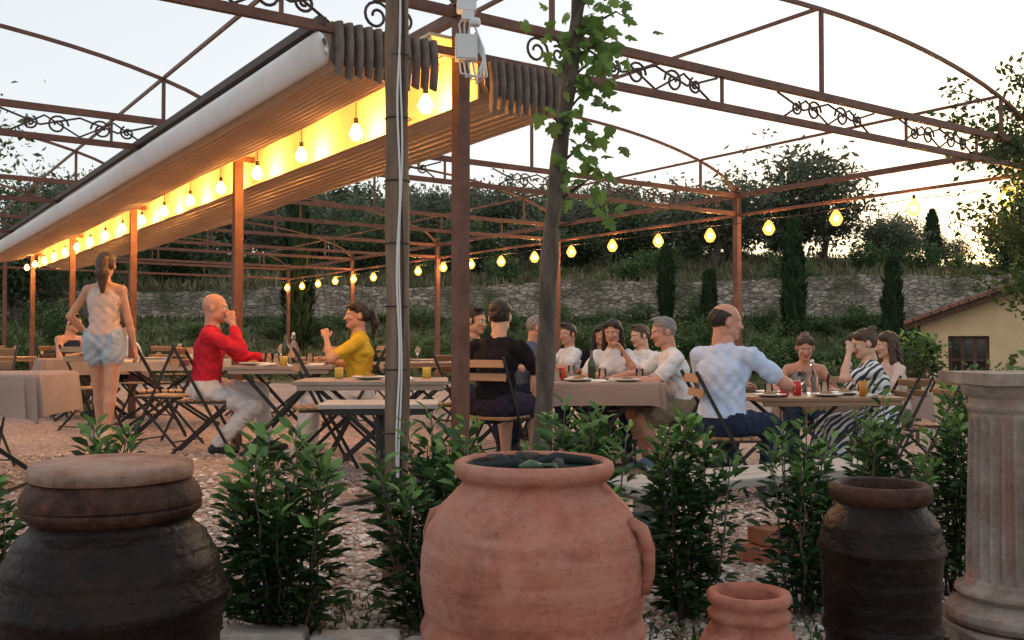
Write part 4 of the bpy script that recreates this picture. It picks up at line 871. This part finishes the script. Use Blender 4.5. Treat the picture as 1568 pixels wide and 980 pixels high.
navy=cl('navy_cotton',(.02,.03,.06)); denim=cl('light_denim',(.30,.38,.47),(.42,.50,.58),14); beige=cl('beige_top',(.62,.48,.42)); gryt=cl('grey_top',(.26,.25,.24)); blug=cl('slate_tshirt',(.08,.11,.17)); khaki=cl('khaki_cotton',(.22,.18,.12)); purple=cl('dark_shorts',(.03,.025,.045))
tanshoe=M('tan_sneaker',(.6,.5,.4),rough=.7); bluesh=M('blue_sneaker',(.35,.5,.65),(.15,.3,.5),30,.6)
m,nt,b=nodes('striped_cotton'); N=nt.nodes;L=nt.links; tc=N.new('ShaderNodeTexCoord'); wv=N.new('ShaderNodeTexWave'); wv.bands_direction='DIAGONAL'; wv.inputs['Scale'].default_value=8; wv.inputs['Distortion'].default_value=3.5; wv.inputs['Detail'].default_value=1; wv.inputs['Detail Scale'].default_value=.8
L.new(tc.outputs['Object'],wv.inputs[0]); r=N.new('ShaderNodeValToRGB'); r.color_ramp.interpolation='CONSTANT'; r.color_ramp.elements[0].color=(.03,.04,.06,1); r.color_ramp.elements[1].position=.45; r.color_ramp.elements[1].color=(.68,.70,.72,1); L.new(wv.outputs['Fac'],r.inputs[0]); L.new(r.outputs[0],b.inputs['Base Color']); b.inputs['Roughness'].default_value=.9; stripe=m

person('seated_man_red_shirt',-2.60,8.15,8,red,whp,hgr,sk3,'bald',sleeve='long',lean=6,hands=((.10,.235,1.10),(-.16,.50,.80)),poles=((.1,.9,-.7),(-.7,-.2,-.8)),feet=((.11,.12),(-.12,.50)),look=(-5,0),shoe=blackshoe,S=1.03,curl=1.1)
person('seated_woman_yellow_top',-1.28,8.15,184,yelt,whp,hbk,sk1,'pony',True,'short',lean=2,hands=((.12,.32,.82),(-.10,.28,1.0)),poles=((.7,-.3,-.8),(-.6,.2,-.8)),feet=((.1,.42),(-.11,.50)),look=(18,2),S=.97,shoe=tanshoe,curl=.8)
person('standing_woman',-3.84,9.05,92,beige,denim,hbr,sk1,'verylong',True,'none','shorts',lean=1,hands=((.27,.06,.86),(-.24,.20,1.02)),poles=((.4,-1,0),(-.8,-.6,-.3)),feet=((.09,-.16),(-.08,.16)),look=(10,-8),S=1.04,seated=False,shoe=tanshoe,withchair=False,tank=True,curl=.4)
person('seated_man_dark_tank_top',-5.75,12.3,-15,navy,khaki,hbk,sk1,'short',False,'none',lean=14,look=(0,-10),tank=True)
person('seated_man_black_tshirt',-.14,7.35,62,blkt,purple,hbk,sk2,'cap',False,'short','shorts',lean=8,look=(15,-3),S=1.02,hands=((.22,.40,.80),(-.2,.42,.80)))
person('seated_diner',-.42,8.75,-30,khaki,navy,hbk,sk1,'short',lean=8,look=(0,-5))
person('seated_man_slate_tshirt',.10,10.0,-12,blug,navy,hgr,sk3,'short',False,'short',lean=14,look=(20,-6))
person('seated_boy_white_shirt',.66,10.5,200,wht,navy,hbk,sk1,'short',False,'short',lean=4,S=.93,look=(20,0))
person('seated_woman_dark_hair',.95,9.02,262,wht,navy,hbk,sk1,'long',True,'short',lean=12,look=(-12,-10),hands=((.17,.40,.80),(-.1,.32,1.0)),poles=((.7,-.3,-.8),(-.5,.4,-.9)),S=.98,curl=.7)
person('seated_diner_far',.98,10.55,262,blkt,navy,hbk,sk1,'long',True,'short',lean=8,look=(20,-5),S=.95)
person('seated_man_white_shirt',1.44,10.3,215,wht,navy,hbr,sk2,'short',False,'short',lean=8,look=(-10,-8),S=.97)
person('seated_grey_haired_man',1.50,8.35,186,wht,khaki,hgr,sk3,'short',False,'short','shorts',lean=16,look=(8,-10),hands=((.10,.62,.80),(-.12,.55,.80)),feet=((.12,.30),(-.12,.22)),shoe=bluesh,S=1.03)
person('seated_man_light_blue_shirt',1.45,6.70,50,lbl,navy,hbk,sk3,'receding',False,'short',lean=7,look=(-42,-4),hands=((.30,.45,.80),(-.12,.48,.80)),poles=((.9,-.2,-.6),(-.7,-.3,-.8)),S=1.07,feet=((.16,.38),(-.12,.2)),chair_th=4)
person('seated_woman_striped_dress',3.10,8.05,178,stripe,stripe,hbr,sk2,'bun',True,'short','dress',lean=13,look=(5,-14),hands=((.12,.45,.80),(-.08,.30,1.12)),poles=((.7,-.3,-.8),(-.3,.8,-.8)),S=1.0,curl=1.0)
person('seated_diner_light_top',3.5,8.75,188,beige,khaki,hbr,sk2,'long',True,'short',lean=8,look=(0,-8))
person('seated_woman_grey_top',2.72,9.0,258,gryt,navy,hbr,sk3,'bun',True,'none',lean=24,look=(0,-16),tank=True,S=.97)
person('seated_diner_white_shirt',-4.85,12.6,200,wht,navy,hbr,sk2,'short',False,'short',lean=25,look=(0,-20))

# ------------------------------------------------------------------ world, sun, camera
w=bpy.data.worlds.new('World'); sc.world=w; w.use_nodes=True; nt=w.node_tree; N=nt.nodes; L=nt.links; bg=N['Background']
sky=N.new('ShaderNodeTexSky'); sky.sky_type='NISHITA'; sky.sun_disc=False; sky.sun_elevation=math.radians(6); sky.sun_rotation=math.radians(35); sky.air_density=1; sky.dust_density=1.5
L.new(sky.outputs[0],bg.inputs[0]); bg.inputs[1].default_value=.09
bg2=N.new('ShaderNodeBackground'); bg2.inputs[0].default_value=(.93,.935,.96,1); bg2.inputs[1].default_value=.76
ad=N.new('ShaderNodeAddShader'); L.new(bg.outputs[0],ad.inputs[0]); L.new(bg2.outputs[0],ad.inputs[1]); L.new(ad.outputs[0],N['World Output'].inputs['Surface'])
sd=bpy.data.lights.new('sun','SUN'); sd.energy=.5; sd.angle=math.radians(15); sd.color=(1,.76,.55)
so=bpy.data.objects.new('sun',sd); sc.collection.objects.link(so)
az=math.radians(35); el=math.radians(12); dv=Vector((math.sin(az)*math.cos(el),math.cos(az)*math.cos(el),math.sin(el))); so.rotation_euler=dv.to_track_quat('Z','Y').to_euler()
cd=bpy.data.cameras.new('camera'); cd.lens=33.8; cd.sensor_width=36; cd.clip_end=2500; cd.clip_start=.05
co=bpy.data.objects.new('camera',cd); sc.collection.objects.link(co); co.location=(0,0,.93); co.rotation_euler=(math.radians(91.36),0,0); sc.camera=co
